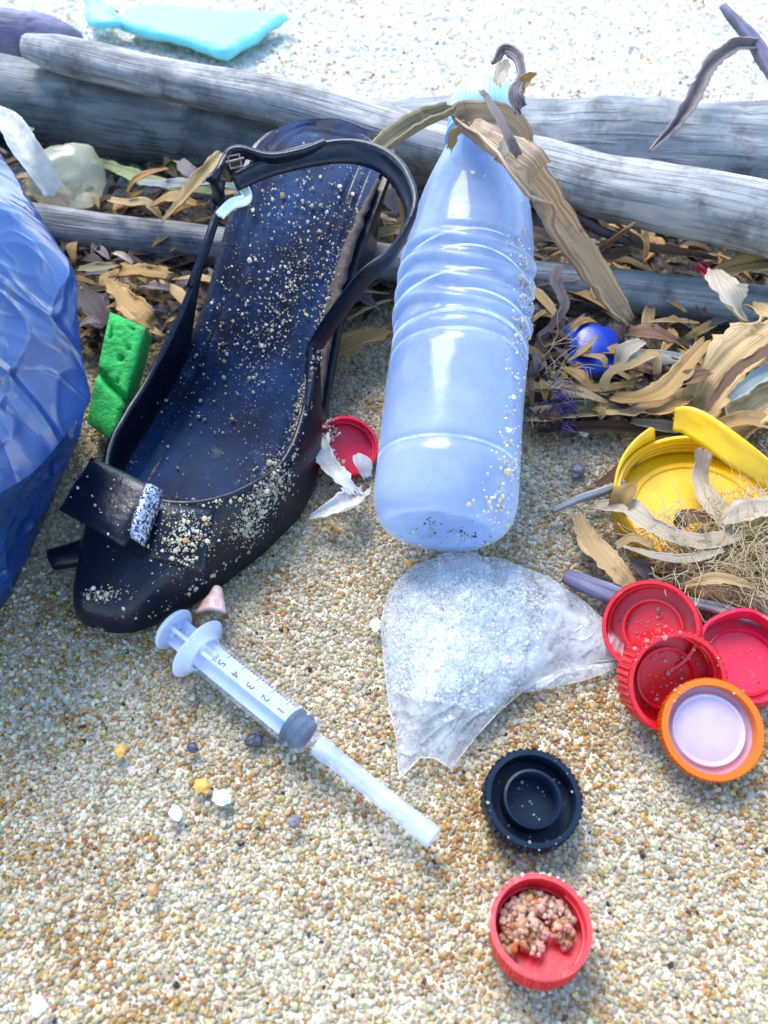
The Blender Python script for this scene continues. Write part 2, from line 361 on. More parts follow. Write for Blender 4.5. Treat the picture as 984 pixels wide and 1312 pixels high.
def sheet(outline, zf, step=0.003, seed=1):
    """crumpled flat thing: outline in picture points on the sand, zf(x, y, distance to edge) its height"""
    rnd = random.Random(seed)
    poly = [at(x, y, 0.003).to_2d() for x, y in outline]
    dense = []
    for i in range(len(poly)):
        a, b = poly[i], poly[(i + 1) % len(poly)]; n = max(1, int((b - a).length / step))
        dense += [a + (b - a) * (k / n) for k in range(n)]
    dense = [p + V((rnd.uniform(-1, 1), rnd.uniform(-1, 1))) * step * 0.18 for p in dense]
    pts = list(dense); xs = [p.x for p in poly]; ys = [p.y for p in poly]
    x = min(xs)
    while x < max(xs):
        y = min(ys)
        while y < max(ys):
            q = V((x + rnd.uniform(-.3, .3) * step, y + rnd.uniform(-.3, .3) * step))
            if inside(q, dense) and edge_dist(q, poly) > step * 0.6: pts.append(q)
            y += step
        x += step
    n = len(dense)
    r = delaunay_2d_cdt(pts, [(i, (i + 1) % n) for i in range(n)], [], 1, 1e-7)
    vs_ = [V((p.x, p.y, zf(p.x, p.y, edge_dist(p, poly)))) for p in r[0]]
    return vs_, [tuple(f) for f in r[2]]

# ------------------------------------------------------------------ grains: a cloud of real, faceted grains (geometry nodes)
protos = bpy.data.collections.new('grain_shapes')
for k in range(6):
    bm = bmesh.new(); bmesh.ops.create_icosphere(bm, subdivisions=2, radius=0.5)
    sx, sy, sz = random.uniform(.85, 1.25), random.uniform(.75, 1.0), random.uniform(.55, .85)
    for v in bm.verts:
        c = v.co; f = 1 + 0.5 * noise.noise(c * 2.4 + V((k * 7, 0, 0))) + 0.18 * noise.noise(c * 6 + V((0, k * 5, 0)))
        v.co = V((c.x * sx, c.y * sy, c.z * sz)) * f
    for _ in range(8):                                   # broken flat faces
        d = V((random.gauss(0, 1), random.gauss(0, 1), random.gauss(0, 1))).normalized(); h = random.uniform(.24, .34)
        for v in bm.verts:
            e = v.co.dot(d) - h
            if e > 0: v.co -= d * e
    me = bpy.data.meshes.new('grain_shape'); bm.to_mesh(me); bm.free(); me.materials.append(M['grain'])
    if k == 5: me.polygons.foreach_set('use_smooth', [True] * len(me.polygons))
    protos.objects.link(bpy.data.objects.new('grain_shape', me))
ng = bpy.data.node_groups.new('scatter_grains', 'GeometryNodeTree')
ng.interface.new_socket('Geometry', in_out='INPUT', socket_type='NodeSocketGeometry')
ng.interface.new_socket('Geometry', in_out='OUTPUT', socket_type='NodeSocketGeometry')
gi = ng.nodes.new('NodeGroupInput'); go = ng.nodes.new('NodeGroupOutput')
ip = ng.nodes.new('GeometryNodeInstanceOnPoints'); ci = ng.nodes.new('GeometryNodeCollectionInfo')
ci.inputs['Collection'].default_value = protos; ci.inputs['Separate Children'].default_value = True; ci.inputs['Reset Children'].default_value = True
def named(n_, t_):
    nn = ng.nodes.new('GeometryNodeInputNamedAttribute'); nn.data_type = t_; nn.inputs['Name'].default_value = n_; return nn.outputs[0]
lk = ng.links
lk.new(gi.outputs[0], ip.inputs['Points']); lk.new(ci.outputs[0], ip.inputs['Instance']); ip.inputs['Pick Instance'].default_value = True
lk.new(named('gscale', 'FLOAT'), ip.inputs['Scale']); lk.new(named('grot', 'FLOAT_VECTOR'), ip.inputs['Rotation'])
lk.new(named('gidx', 'INT'), ip.inputs['Instance Index']); lk.new(ip.outputs[0], go.inputs[0])
PAL = np.array([(.84, .80, .71), (.78, .74, .63), (.78, .68, .47), (.72, .55, .27), (.72, .45, .17), (.58, .33, .14), (.54, .44, .31), (.12, .11, .13), (.88, .87, .84)])
def grains(name, pts, sizes, parent=None, weights=(.34, .20, .14, .07, .025, .015, .03, .008, .24), warm=None, tint=(1, 1, 1)):
    n = len(pts); pts = np.asarray(pts, float)
    if parent is not None:
        inv = np.array(MW[parent.name].inverted()); pts = pts @ inv[:3, :3].T + inv[:3, 3]
    me = bpy.data.meshes.new(name); me.vertices.add(n); me.vertices.foreach_set('co', pts.astype(np.float32).ravel())
    w = np.array(weights); w = w / w.sum()
    pick = RNG.choice(len(PAL), n, p=w)
    if warm is not None:                                 # patches where the amber grains gather
        hit = RNG.random(n) < warm; pick[hit] = RNG.choice([2, 3, 4, 5, 6], hit.sum(), p=[.34, .32, .18, .10, .06])
    col = PAL[pick] * RNG.uniform(.75, 1.15, (n, 1)) * RNG.uniform(.94, 1.06, (n, 3)) * np.array(tint)
    c4 = np.ones((n, 4)); c4[:, :3] = np.clip(col, 0, .9)
    me.attributes.new('gcol', 'FLOAT_COLOR', 'POINT').data.foreach_set('color', c4.astype(np.float32).ravel())
    me.attributes.new('gscale', 'FLOAT', 'POINT').data.foreach_set('value', np.asarray(sizes, np.float32))
    me.attributes.new('grot', 'FLOAT_VECTOR', 'POINT').data.foreach_set('vector', RNG.uniform(0, 6.283, (n, 3)).astype(np.float32).ravel())
    me.attributes.new('gidx', 'INT', 'POINT').data.foreach_set('value', RNG.integers(0, 6, n).astype(np.int32))
    me.materials.append(M['grain'])
    o = bpy.data.objects.new(name, me); COL.objects.link(o)
    if parent is not None: o.parent = parent
    md = o.modifiers.new('grains', 'NODES'); md.node_group = ng
    o['kind'] = 'stuff'
    return o

# ------------------------------------------------------------------ the sand
def axis_coords(lo, hi, fine_lo, fine_hi, step):
    c = list(np.arange(fine_lo, fine_hi + 1e-9, step)); s = step; x = fine_hi
    while x < hi: s *= 1.35; x += s; c.append(min(x, hi))
    s = step; x = fine_lo
    while x > lo: s *= 1.35; x -= s; c.insert(0, max(x, lo))
    return c
xs = axis_coords(-60, 60, -0.5, 0.5, 0.006); ys = axis_coords(-20, 120, -0.12, 1.1, 0.006)
gv = [(x, y, gz(x, y)) for y in ys for x in xs]; nx = len(xs)
gf = [(j * nx + i, j * nx + i + 1, (j + 1) * nx + i + 1, (j + 1) * nx + i) for j in range(len(ys) - 1) for i in range(nx - 1)]
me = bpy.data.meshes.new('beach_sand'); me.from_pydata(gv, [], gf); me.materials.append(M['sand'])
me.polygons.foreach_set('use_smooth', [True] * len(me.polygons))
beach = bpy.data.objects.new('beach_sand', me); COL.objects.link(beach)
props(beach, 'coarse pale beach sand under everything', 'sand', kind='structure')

def scatter_ground(n, y0, y1, base, spread):
    y = RNG.uniform(y0, y1, n * 2); hw = 0.2 + 0.52 * y; x = RNG.uniform(-1, 1, n * 2)
    keep = RNG.random(n * 2) < hw / hw.max(); y = y[keep][:n]; x = (x[keep][:n]) * hw[keep][:n]
    s = base * np.clip(np.exp(RNG.normal(0, spread, len(x))), .45, 2.0)
    z = np.array([gz(a, b) for a, b in zip(x, y)]) + s * RNG.uniform(-.22, .32, len(x))
    warm = np.array([max(0, min(.75, 0.14 + 1.1 * noise.noise(V((a * 22, b * 22, 3))) + .6 * noise.noise(V((a * 60, b * 60, 8))))) for a, b in zip(x, y)])
    return np.stack([x, y, z], 1), s, warm
p, s, w = scatter_ground(600000, -0.04, 0.48, 0.00138, 0.40)
o = grains('sand_grains', p, s, warm=w, tint=(1.0, .95, .84)); props(o, 'loose coarse sand grains in white, amber and orange', 'sand')
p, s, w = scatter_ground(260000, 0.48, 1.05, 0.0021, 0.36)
o = grains('sand_grains', p, s, tint=(1.08, 1.09, 1.12), warm=w * .3, weights=(.4, .06, .10, .02, .004, .002, .006, .002, .7)); props(o, 'pale sand grains of the beach beyond the logs', 'sand')  # grain colour whitened and blued to carry the bright glare on the far sand

# ------------------------------------------------------------------ driftwood
def log(name, label, ends, radii, material, wob=0.10, seg=28, n=70, seed=0.0, bow=0.0, knots=(), group='driftwood logs'):
    A = [V(e) for e in ends]
    S = crom([tuple(a) + (r,) for a, r in zip(A, radii)], n)
    pts, rr = [], []
    for i, s_ in enumerate(S):
        t = i / (n - 1)
        q = V(s_[:3]) + V((0, noise.noise(V((t * 5, seed, 0))), noise.noise(V((t * 5, seed, 7))))) * bow
        r = s_[3] * min(1.0, 0.72 + 6 * min(t, 1 - t) * 1.4)
        pts.append(q); rr.append(r)
    seg = 84; n_rows = len(pts)
    v, f, uv = tube(pts, rr, seg, wob, seed, wscale=22)
    for i in range(n_rows * seg):                        # long drying cracks and worn hollows
        c = pts[i // seg]; th = 2 * math.pi * (i % seg) / seg; dd = i // seg / n_rows * 9
        q = V((math.cos(th) * 3.6 + seed, math.sin(th) * 3.6, dd * .55)); cr = math.exp(-abs(noise.noise(q)) * 26) * max(0, .35 + noise.noise(V((math.cos(th), math.sin(th), dd * 1.3 + seed))))
        v[i] = c + (v[i] - c) * (1 - .075 * cr + .035 * noise.noise(V((math.cos(th) * 2.2, math.sin(th) * 2.2 + seed, dd * 2.5))))
    for (kp, kr, kh) in knots:                           # swollen rings round a branch stub
        for i in range(len(v)):
            d = (v[i] - kp).length
            if d < kr * 3:
                c = V(S[min(n - 1, i // seg)][:3]); o_ = (v[i] - c).normalized()
                v[i] = v[i] + o_ * (kh * math.exp(-(d / kr) ** 2 * 0.6) - kh * 0.9 * math.exp(-(d / kr) ** 2 * 5))
    t = thing(name, label, 'driftwood', V((A[0] + A[-1]) / 2) - V((0, 0, max(radii))), group)
    mk('trunk', v, f, material, t, uv=uv)
    return t
def dpt(px, py, d): return CAM + ray(px, py) * d
LA = log('driftwood_log', 'long pale grey driftwood log lying across the pile, under the bottle neck',
         [dpt(36, 60, .50), dpt(330, 128, .465), dpt(620, 203, .435), dpt(820, 247, .415), dpt(1150, 322, .385)],
         [.0100, .0118, .0145, .0155, .0178], M['wood_pale'], seed=2.0, bow=.003, n=140, seg=40, knots=[(dpt(873, 265, .392), .006, .0022)])
v, f = lathe([(0, .0022), (.0016, .0026), (.0021, .0005), (.0032, .0012), (.0042, .001), (.0052, -.001)], 18,
             lambda r, z, th, i: r * (1 + .18 * noise.noise(V((math.cos(th) * 2, math.sin(th) * 2, i * .7)))))
kb = frame(dpt(873, 266, .3985), V((-.25, -.85, .5)), V((1, 0, 0)))
mk('knot', [kb @ q for q in v], f, M['wood_mid'], LA)
log('driftwood_log', 'thick dark mossy log under the pale log, behind the shoe',
    [dpt(-150, 112, .555), dpt(0, 128, .536), dpt(170, 150, .523), dpt(350, 182, .505), dpt(500, 205, .49)],
    [.026, .0265, .025, .023, .018], M['wood_dark'], seed=5.0, bow=.004, n=110, seg=36)
log('driftwood_log', 'broad blue grey log lying farthest back, behind the bottle top',
    [dpt(430, 180, .50), dpt(650, 192, .494), dpt(820, 202, .482), dpt(1000, 212, .470), dpt(1200, 220, .46)],
    [.022, .029, .031, .032, .033], M['wood_mid'], seed=9.0, bow=.003, n=110, seg=36)
LD = log('driftwood_pole', 'slender grey pole on the sand, under the shoe heel and behind the bottle',
    [at(-60, 276, .010), at(60, 291, .010), at(300, 318, .010), at(600, 350, .010), at(850, 380, .011), at(1150, 410, .012)],
    [.0105, .0115, .0105, .0100, .0108, .0115], M['wood_mid'], seed=13.0, bow=.0015, n=150, seg=28)
log('driftwood_log', 'violet grey log stub at the far corner of the pile',
    [dpt(-130, 60, .60), dpt(-20, 48, .60), dpt(60, 50, .60), dpt(104, 55, .60)], [.022, .020, .016, .007], M['wood_violet'], seed=17.0, bow=.002, n=50)

# ------------------------------------------------------------------ shoe
SL = 0.259; T0 = V((-0.0945, 0.1655, 0.0)); UD = V((.286, .958, 0)).normalized()
SHM = Matrix.Translation(T0) @ Matrix.Rotation(-math.atan2(UD.x, UD.y), 4, 'Z')
shoe = thing('slingback_shoe', 'black navy slingback shoe with a bow, sprinkled with sand, heel on the pole', 'shoe', SHM)
def zs(t): return 0.005 * max(0, 1 - t / .12) ** 2 + 0.066 * sm(.33, .92, t) + 0.001
WT = [(0, .0006), (.002, .0035), (.005, .0060), (.01, .0088), (.02, .0112), (.04, .0148), (.08, .0198), (.13, .0258), (.2, .0328), (.28, .0385), (.34, .0393), (.42, .0375), (.5, .034), (.6, .0315), (.7, .0315), (.8, .0330),
      (.88, .0335), (.93, .0310), (.965, .0255), (.985, .0180), (1.0, .006)]
def hw(t): return lerp_tab(WT, t)
def spine(t): return -.008 * max(0, 1 - t / .30) ** 1.5
HT = [(0, .003), (.002, .0065), (.005, .0090), (.012, .0120), (.025, .0155), (.05, .0200), (.1, .027), (.16, .034), (.24, .040), (.34, .043), (.45, .044), (.7, .045)]
TS = sorted(set([i / 70 for i in range(71)] + [.002, .005, .01, .02, .035, .96, .975, .985, .992, .997]))
# sole slab
v, f = [], []
for t in TS:
    w = hw(t) + .0012; z = zs(t)
    for x, zz in ((-w, z), (-w, z + .005), (w, z + .005), (w, z)): v.append((x + spine(t), t * SL, zz))
n = len(TS)
for i in range(n - 1):
    for k in range(4): f.append((i * 4 + k, i * 4 + (k + 1) % 4, (i + 1) * 4 + (k + 1) % 4, (i + 1) * 4 + k))
f += [(3, 2, 1, 0), tuple((n - 1) * 4 + k for k in range(4))]
sole = mk('sole', v, f, M['rubber'], shoe, world=False, smooth=False)
# insole: cupped edge and stitched grooves that follow the outline
v, f, uv = [], [], []; K = 33
for t in TS:
    w = hw(t) - .0022
    for k in range(K):
        x = (2 * k / (K - 1) - 1); ed = min((1 - abs(x)) * w, (1 - t) * SL, t * SL * 2)
        h = .0062 + .0010 * math.exp(-ed / .003) - .0018 * math.exp(-((ed - .006) / .0010) ** 2) - .0014 * math.exp(-((ed - .0115) / .0011) ** 2)
        h += .0006 * noise.noise(V((x * w * 120, t * SL * 60, 2)))+ .0012 * noise.noise(V((x * w * 40, t * SL * 25, 6)))
        v.append((x * w + spine(t), t * SL * .992 + .001, zs(t) + h))
for i in range(n - 1):
    for k in range(K - 1): f.append((i * K + k, i * K + k + 1, (i + 1) * K + k + 1, (i + 1) * K + k))
insole = mk('insole', v, f, M['insole'], shoe, world=False); ins_v, ins_f = [SHM @ V(q) for q in v], f
# upper: vamp closed over the toe, open U behind it, side wings sweeping up into the strap
TV = 0.155; TE = 0.66; TER = 0.50
def ptop(t, side):
    if t <= TV: return math.pi / 2
    u = min(1, (t - TV) / .17)
    return math.pi / 2 - (.30 * math.pi) * math.sqrt(1 - (1 - u) ** 2) + .10 * math.pi * sm(.4, TE, t)
def upt(t, phi, side, off=0.0):
    w = hw(t) + .0016 - off; H = lerp_tab(HT, t) - off
    x = side * w * max(0, math.cos(phi)) ** .62; zz = H * max(0, math.sin(phi)) ** .85
    return V((x + spine(t), t * SL - .0015 + off * .5, zs(t) + zz + .0005))
TU = sorted(set([0, .001, .002, .0035, .005, .0075, .01, .014, .018, .024, .03, .037, .045, .052, .06] + [.06 + i * (TV - .06) / 14 for i in range(15)] + [TV + (TE - TV) * (i / 46) ** 1.6 for i in range(47)]))
v, f = [], []; J = 14
for side in (-1, 1):
    base = len(v)
    for t in TU:
        if side > 0 and t > TV: t = TV + (t - TV) * (TER - TV) / (TE - TV)
        te = TE if side < 0 else TER
        pt = ptop(t, side); lo = .0
        if t > te - .15: lo = pt * .78 * sm(te - .15, te, t)         # lower edge leaves the sole
        for j in range(J): v.append(upt(t, lo + (pt - lo) * j / (J - 1), side))
    for i in range(len(TU) - 1):
        for j in range(J - 1):
            q = (base + i * J + j, base + i * J + j + 1, base + (i + 1) * J + j + 1, base + (i + 1) * J + j)
            f.append(q if side > 0 else q[::-1])
upper = mk('upper', v, f, M['rubber'], shoe, world=False, thick=.0022); up_v, up_f = [SHM @ V(q) for q in v], f
bm = bmesh.new(); bm.from_mesh(upper.data); bmesh.ops.remove_doubles(bm, verts=bm.verts[:], dist=2e-5); bm.to_mesh(upper.data); bm.free()
# rolled edge round the opening
edge = [upt(t, ptop(t, -1), -1) for t in reversed(TU) if t >= TV] + [upt(t, ptop(t, 1), 1) for t in [TV + (q - TV) * (TER - TV) / (TE - TV) for q in TU if q > TV]]
tv, tf, tu = tube(edge, [.0015] * len(edge), 8); mk('rim', tv, tf, M['rubber'], upper, world=False)
# heel block
v, f = [], []; prof = [(0, 1.0), (.15, .97), (.55, .86), (.9, .80), (1.0, .79)]
ring = [(-1, .76)] + [(-1, t) for t in (.82, .88, .93, .965, .985, 1.0)] + [(1, t) for t in (1.0, .985, .965, .93, .88, .82, .76)]
for (a, sc) in prof:
    for (sd, t) in ring:
        w = hw(t) * sc - .0008; y = (.885 + (t - .885) * sc) * SL; zt = zs(t); z = zt + (.0225 - zt) * a
        v.append((sd * w, y, z))
R_ = len(ring)
for i in range(len(prof) - 1):
    for k in range(R_): f.append((i * R_ + k, i * R_ + (k + 1) % R_, (i + 1) * R_ + (k + 1) % R_, (i + 1) * R_ + k))
f += [tuple(range(R_))[::-1], tuple((len(prof) - 1) * R_ + k for k in range(R_))]
heel = mk('heel', v, f, M['rubber'], shoe, world=False, sharp=40)
props(heel, 'block heel with its cover torn')
# torn edge along the insole
v, f = [], []
for i in range(26):
    t = .47 + .36 * i / 25; wob = .0016 * noise.noise(V((t * 60, 3, 0)))
    wd = .0045 * math.sin(math.pi * i / 25) + .0003
    x = hw(t) - .002 + wob; z = zs(t) + .0085 + .001 * math.sin(math.pi * i / 25)
    v += [(x - wd, t * SL, z - .0012), (x - wd * .3, t * SL, z + .0008 + wob), (x + .001, t * SL, z - .0005)]
for i in range(25):
    for k in range(2): f.append((i * 3 + k, i * 3 + k + 1, (i + 1) * 3 + k + 1, (i + 1) * 3 + k))
mk('torn_edge', v, f, M['tan'], shoe, world=False, thick=.0006)
# straps
WL = [SHM @ upt(t, ptop(t, -1) * .93, -1) for t in (.54, .60, .655)]; WR = [SHM @ upt(t, ptop(t, 1) * .93, 1) for t in (.40, .45, .495)]
def strap(name, pp, w, parent, material=M['rubber'], th=.0022, n=60, up=V((0, 0, 1)), tw=None):
    P = [p if isinstance(p, V) else at(*p) for p in pp]
    v, f, uv = ribbon(P, [m_of(w, p) for p in P] if not isinstance(w, list) else [m_of(a, p) for a, p in zip(w, P)], n=n, k=5, cup=.10, twist=tw or [1.05] * len(P), up=up)
    return mk(name, v, f, material, parent, uv=uv, thick=th)
strap('strap', WL + [(276, 236, .100), (291, 205, .105), (310, 196, .107), (345, 204, .106), (385, 197, .107), (416, 185, .108)],
      [26, 26, 25, 25, 25, 22, 18, 16, 14], shoe)
strap('strap', WR + [(462, 362, .082), (502, 328, .094), (529, 276, .103), (520, 236, .105), (494, 208, .106), (450, 194, .106), (400, 199, .105), (348, 212, .103), (300, 234, .100)],
      [20, 20, 20, 21, 24, 28, 30, 30, 28, 26, 24, 20], shoe, tw=[1.2, 1.2, 1.2, 1.2, 1.2, 1.2, 1.2, 1.15, 1.1, 1.1, 1.05, 1.0])
bp_ = frame(at(301, 207, .109), V((.15, -.75, .6)), V((1, .2, .1)))
v, f = lathe([(.0026, -.0008), (.0034, -.0008), (.0034, .0008), (.0026, .0008), (.0026, -.0008)], 4); v = [bp_ @ (Matrix.Rotation(.8, 3, 'Z') @ q) for q in v]
bk = mk('buckle', v, f, M['metal'], shoe, smooth=False)
tv, tf, _ = tube([bp_ @ V((-.0034, 0, .001)), bp_ @ V((.0036, .0005, .0012))], [.0005, .0004], 6); mk('prong', tv, tf, M['metal'], bk)
# bow
def pad(corners, th, name, material, parent, puff=.0015, n=10, seed=0.0):
    """a stitched flat loop: corners in picture points with heights"""
    c = [at(*q) for q in corners]; nrm = (c[1] - c[0]).cross(c[3] - c[0]).normalized()
    if nrm.z < 0: nrm = -nrm
    v, f = [], []
    for s_ in (1, -1):
        for i in range(n + 1):
            for j in range(n + 1):
                a, b = i / n, j / n
                p = c[0].lerp(c[1], a).lerp(c[3].lerp(c[2], a), b)
                e = (math.sin(math.pi * a) * math.sin(math.pi * b)) ** .35
                v.append(p + nrm * (s_ * (th * .5 * (.35 + .65 * e)) + puff * math.sin(math.pi * b) + .0006 * noise.noise(p * 140 + V((seed, 0, 0)))))
    o = (n + 1) ** 2; ix = lambda i, j, s_=0: s_ * o + i * (n + 1) + j
    for i in range(n):
        for j in range(n):
            f.append((ix(i, j), ix(i + 1, j), ix(i + 1, j + 1), ix(i, j + 1))); f.append((ix(i, j, 1), ix(i, j + 1, 1), ix(i + 1, j + 1, 1), ix(i + 1, j, 1)))
        f.append((ix(i, 0), ix(i, 0, 1), ix(i + 1, 0, 1), ix(i + 1, 0))); f.append((ix(i, n), ix(i + 1, n), ix(i + 1, n, 1), ix(i, n, 1)))
        f.append((ix(0, i), ix(0, i + 1), ix(0, i + 1, 1), ix(0, i, 1))); f.append((ix(n, i), ix(n, i, 1), ix(n, i + 1, 1), ix(n, i + 1)))
    mk_o = mk(name, v, f, material, parent)
    return mk_o, v, f
bow, bv, bf = pad([(78, 655, .040), (119, 588, .046), (204, 628, .050), (158, 700, .045)], .006, 'bow', M['rubber'], shoe)
rl, rv, rf_ = pad([(196, 640, .049), (275, 655, .043), (262, 736, .036), (190, 716, .040)], .005, 'bow_loop', M['rubber'], bow)
pad([(168, 690, .0475), (188, 622, .0535), (210, 630, .0535), (184, 700, .0475)], .006, 'bow_knot', M['glitter'], bow, puff=.003)
pad([(62, 706, .010), (112, 690, .014), (118, 722, .013), (70, 730, .009)], .005, 'dark_pad', M['rubber'], bow)  # dark flat pad low beside the toe
# sand stuck on the shoe
bv_all = list(ins_v); bf_all = list(ins_f)
for (vv, ff) in ((up_v, up_f), (bv, bf), (rv, rf_)):
    o_ = len(bv_all); bv_all += [V(q) for q in vv]; bf_all += [tuple(i + o_ for i in q) for q in ff]
shoe_bvh = BVHTree.FromPolygons(bv_all, bf_all)
def stick(spots, size, bvh):
    pts, sz = [], []
    for (x, y, sx, sy, rot, n) in spots:
        for _ in range(n):
            a, b = random.gauss(0, sx), random.gauss(0, sy); c, s_ = math.cos(rot), math.sin(rot)
            h = bvh.ray_cast(CAM, ray(x + a * c - b * s_, y + a * s_ + b * c).normalized())
            if h[0] is None: continue
            r = size * math.exp(random.gauss(0, .38)); pts.append(h[0] + h[1] * 0 + (CAM - h[0]).normalized() * (.0013 + r * .22)); sz.append(r)
    return pts, sz
spots = [(330, 330, 45, 60, .2, 100), (390, 250, 40, 22, 0, 40), (310, 420, 36, 50, .2, 90), (360, 400, 12, 60, .35, 110), (225, 490, 40, 40, 0, 40), (260, 560, 60, 30, 0, 10),
         (410, 440, 4, 45, .25, 260), (385, 530, 4, 30, .2, 140), (352, 620, 12, 22, .45, 260), (322, 672, 9, 16, .5, 150), (236, 690, 15, 18, 0, 120), (290, 640, 36, 4, -.1, 30), (128, 762, 14, 5, -.1, 40),
         (150, 640, 34, 28, 0, 12), (200, 770, 50, 18, -.5, 12), (275, 735, 60, 3, -.6, 40), (440, 300, 14, 40, .4, 30), (420, 350, 14, 50, .35, 40)]
p, s = stick(spots, .00112, shoe_bvh); fine = stick([(a, b, c * 1.4, d * 1.3, e, n_ * 3) for a, b, c, d, e, n_ in spots], .0005, shoe_bvh); p += fine[0]; s += fine[1]
o = grains('stuck_sand', p, s, shoe, weights=(.35, .2, .22, .1, .02, .01, .03, .0, .1))
# pale strip hanging in the buckle
leaf('plastic_strip', 'small pale green bent plastic strip on the heel end of the shoe', 'plastic strip',
     [(288, 238, .096), (309, 240, .096), (315, 255, .095), (296, 262, .094), (281, 277, .092)], [6, 11, 13, 13, 12], M['strip'], thick=.0012, rag=.1, n=36, up=V((0, -.6, .8)))

# ------------------------------------------------------------------ bottle
B0 = at(566, 668, .031); B1 = dpt(620, 146, .386)
BAX = (B1 - B0).normalized(); BL = (B1 - B0).length / .206     # scale so that the cap centre sits at B1
BASE = B0 - BAX * .004
BM = frame(BASE, BAX, V((0, -.5, 1))) @ Matrix.Scale(BL, 4)
bottle = thing('water_bottle', 'clear blue tinted plastic bottle of cloudy water leaning on the logs', 'bottle', BM)
bprof = [(0, .006), (.009, .005), (.016, .001), (.0205, 0), (.0235, .002), (.0258, .006), (.027, .012), (.0274, .02), (.0274, .0245), (.0264, .0258), (.0275, .0272)]
bprof += [(.0275, z) for z in np.linspace(.030, .0705, 12)] + [(.0263, .0722), (.0275, .0738), (.0275, .0778), (.0266, .0790), (.0275, .0805)]
zz = .082
while zz < .1255: bprof.append((.0272, zz)); zz += .0010
bprof += [(.0272, .128), (.0268, .134), (.0261, .142), (.0250, .150), (.0235, .158), (.0215, .166), (.0192, .174), (.0168, .182), (.0146, .190), (.0134, .195), (.0130, .199), (.0130, .215)]
def brad(r, z, th, i):
    if .082 < z < .127:
        env = sm(.082, .086, z) * (1 - sm(.119, .126, z))
        c_ = math.cos(2 * math.pi * (z + .0042 * math.sin(2 * th + 1.1)) / .0098); r += .0017 * env * (abs(c_) ** .6 * (1 if c_ > 0 else -.4))
    r += .0008 * noise.noise(V((math.cos(th) * 1.6, math.sin(th) * 1.6, z * 25)))
    if z < .03 and i < 7: r *= 1 + .02 * math.cos(5 * th)
    return r
v, f = lathe(bprof, 80, brad); body = mk('bottle_body', v, f, M['pet'], bottle, world=False)
def ridge(z0, amp, dr, ph, a0, a1, rad):
    P = []
    for a in np.linspace(a0, a1, 60):
        z_ = z0 + amp * math.sin(2 * a + ph); r_ = lerp_tab([(q[1], q[0]) for q in bprof[3:]], z_); P.append(V(((r_ + dr) * math.cos(a), (r_ + dr) * math.sin(a), z_)))
    tv, tf, _ = tube(P, [rad * min(1, .25 + 4 * min(i, 59 - i) / 59) for i in range(60)], 6); mk('rib_highlight', tv, tf, M['pet_edge'], body, world=False)
for q in [(.0262, .0002, .0000, 0, -1.5, 1.5, .00055), (.0722, .0004, -.0002, .4, -1.6, 1.3, .0006), (.0792, .0010, .0002, 1.1, -1.6, 1.6, .0007), (.0870, .0022, .0010, 1.1, -.2, 1.4, .00045),
          (.0968, .0030, .0010, .7, -1.3, .3, .00045), (.1066, .0032, .0010, 1.5, -.5, 1.2, .0004), (.1164, .0024, .0008, .9, -1.0, .5, .0004)]: ridge(*q)  # pale tubes laid along the ribs as their bright highlight lines
# the water, cut level where the air pocket begins
wp = [(max(0, r - .0009), z + (.0009 if z < .01 else 0)) for r, z in bprof if z < .192]; wp.append((0, wp[-1][1]))
v, f = lathe(wp, 80, brad)
bm = bmesh.new(); bv_ = [bm.verts.new(BM @ q) for q in v]
for q in f: bm.faces.new([bv_[i] for i in q])
lvl = (BM @ V((.0268, 0, .124))).z
geom = bm.verts[:] + bm.edges[:] + bm.faces[:]
cut = bmesh.ops.bisect_plane(bm, geom=geom, plane_co=(0, 0, lvl), plane_no=(0, 0, 1), clear_outer=True)
eg = [e for e in cut['geom_cut'] if isinstance(e, bmesh.types.BMEdge)]
bmesh.ops.contextual_create(bm, geom=eg); bmesh.ops.recalc_face_normals(bm, faces=bm.faces[:])
bm.verts.index_update()
mk('water', [q.co.copy() for q in bm.verts], [tuple(x.index for x in q.verts) for q in bm.faces], M['water'], bottle, sharp=50); bm.free()
cp = [(.0128, .193), (.0165, .193), (.0165, .1945), (.0150, .195), (.0148, .1962), (.0158, .1965), (.0158, .2165), (.0150, .2178), (0, .2182)]
v, f = lathe(cp, 120, lambda r, z, th, i: r + (.00035 * math.cos(40 * th) if i in (5, 6) else 0)); mk('bottle_cap', v, f, M['bcap'], bottle, world=False)
bt = BVHTree.FromPolygons([BM @ q for q in lathe(bprof, 80, brad)[0]], lathe(bprof, 80, brad)[1])
p, s = stick([(672, 400, 8, 40, .1, 170), (668, 330, 8, 40, -.1, 70), (655, 560, 8, 60, .08, 110), (640, 650, 16, 25, .2, 80), (570, 690, 50, 6, 0, 50), (600, 300, 40, 60, 0, 8)], .0011, bt)
o = grains('stuck_sand', p, s, bottle, weights=(.5, .2, .1, .05, 0, 0, .02, 0, .3))
p, s = stick([(596, 684, 14, 3, .2, 16), (548, 676, 18, 5, -.4, 9), (556, 660, 8, 8, 0, 4)], .0009, bt)
o = grains('dark_specks', p, s, bottle, weights=(0, 0, 0, 0, 0, 0, .1, 1, 0))

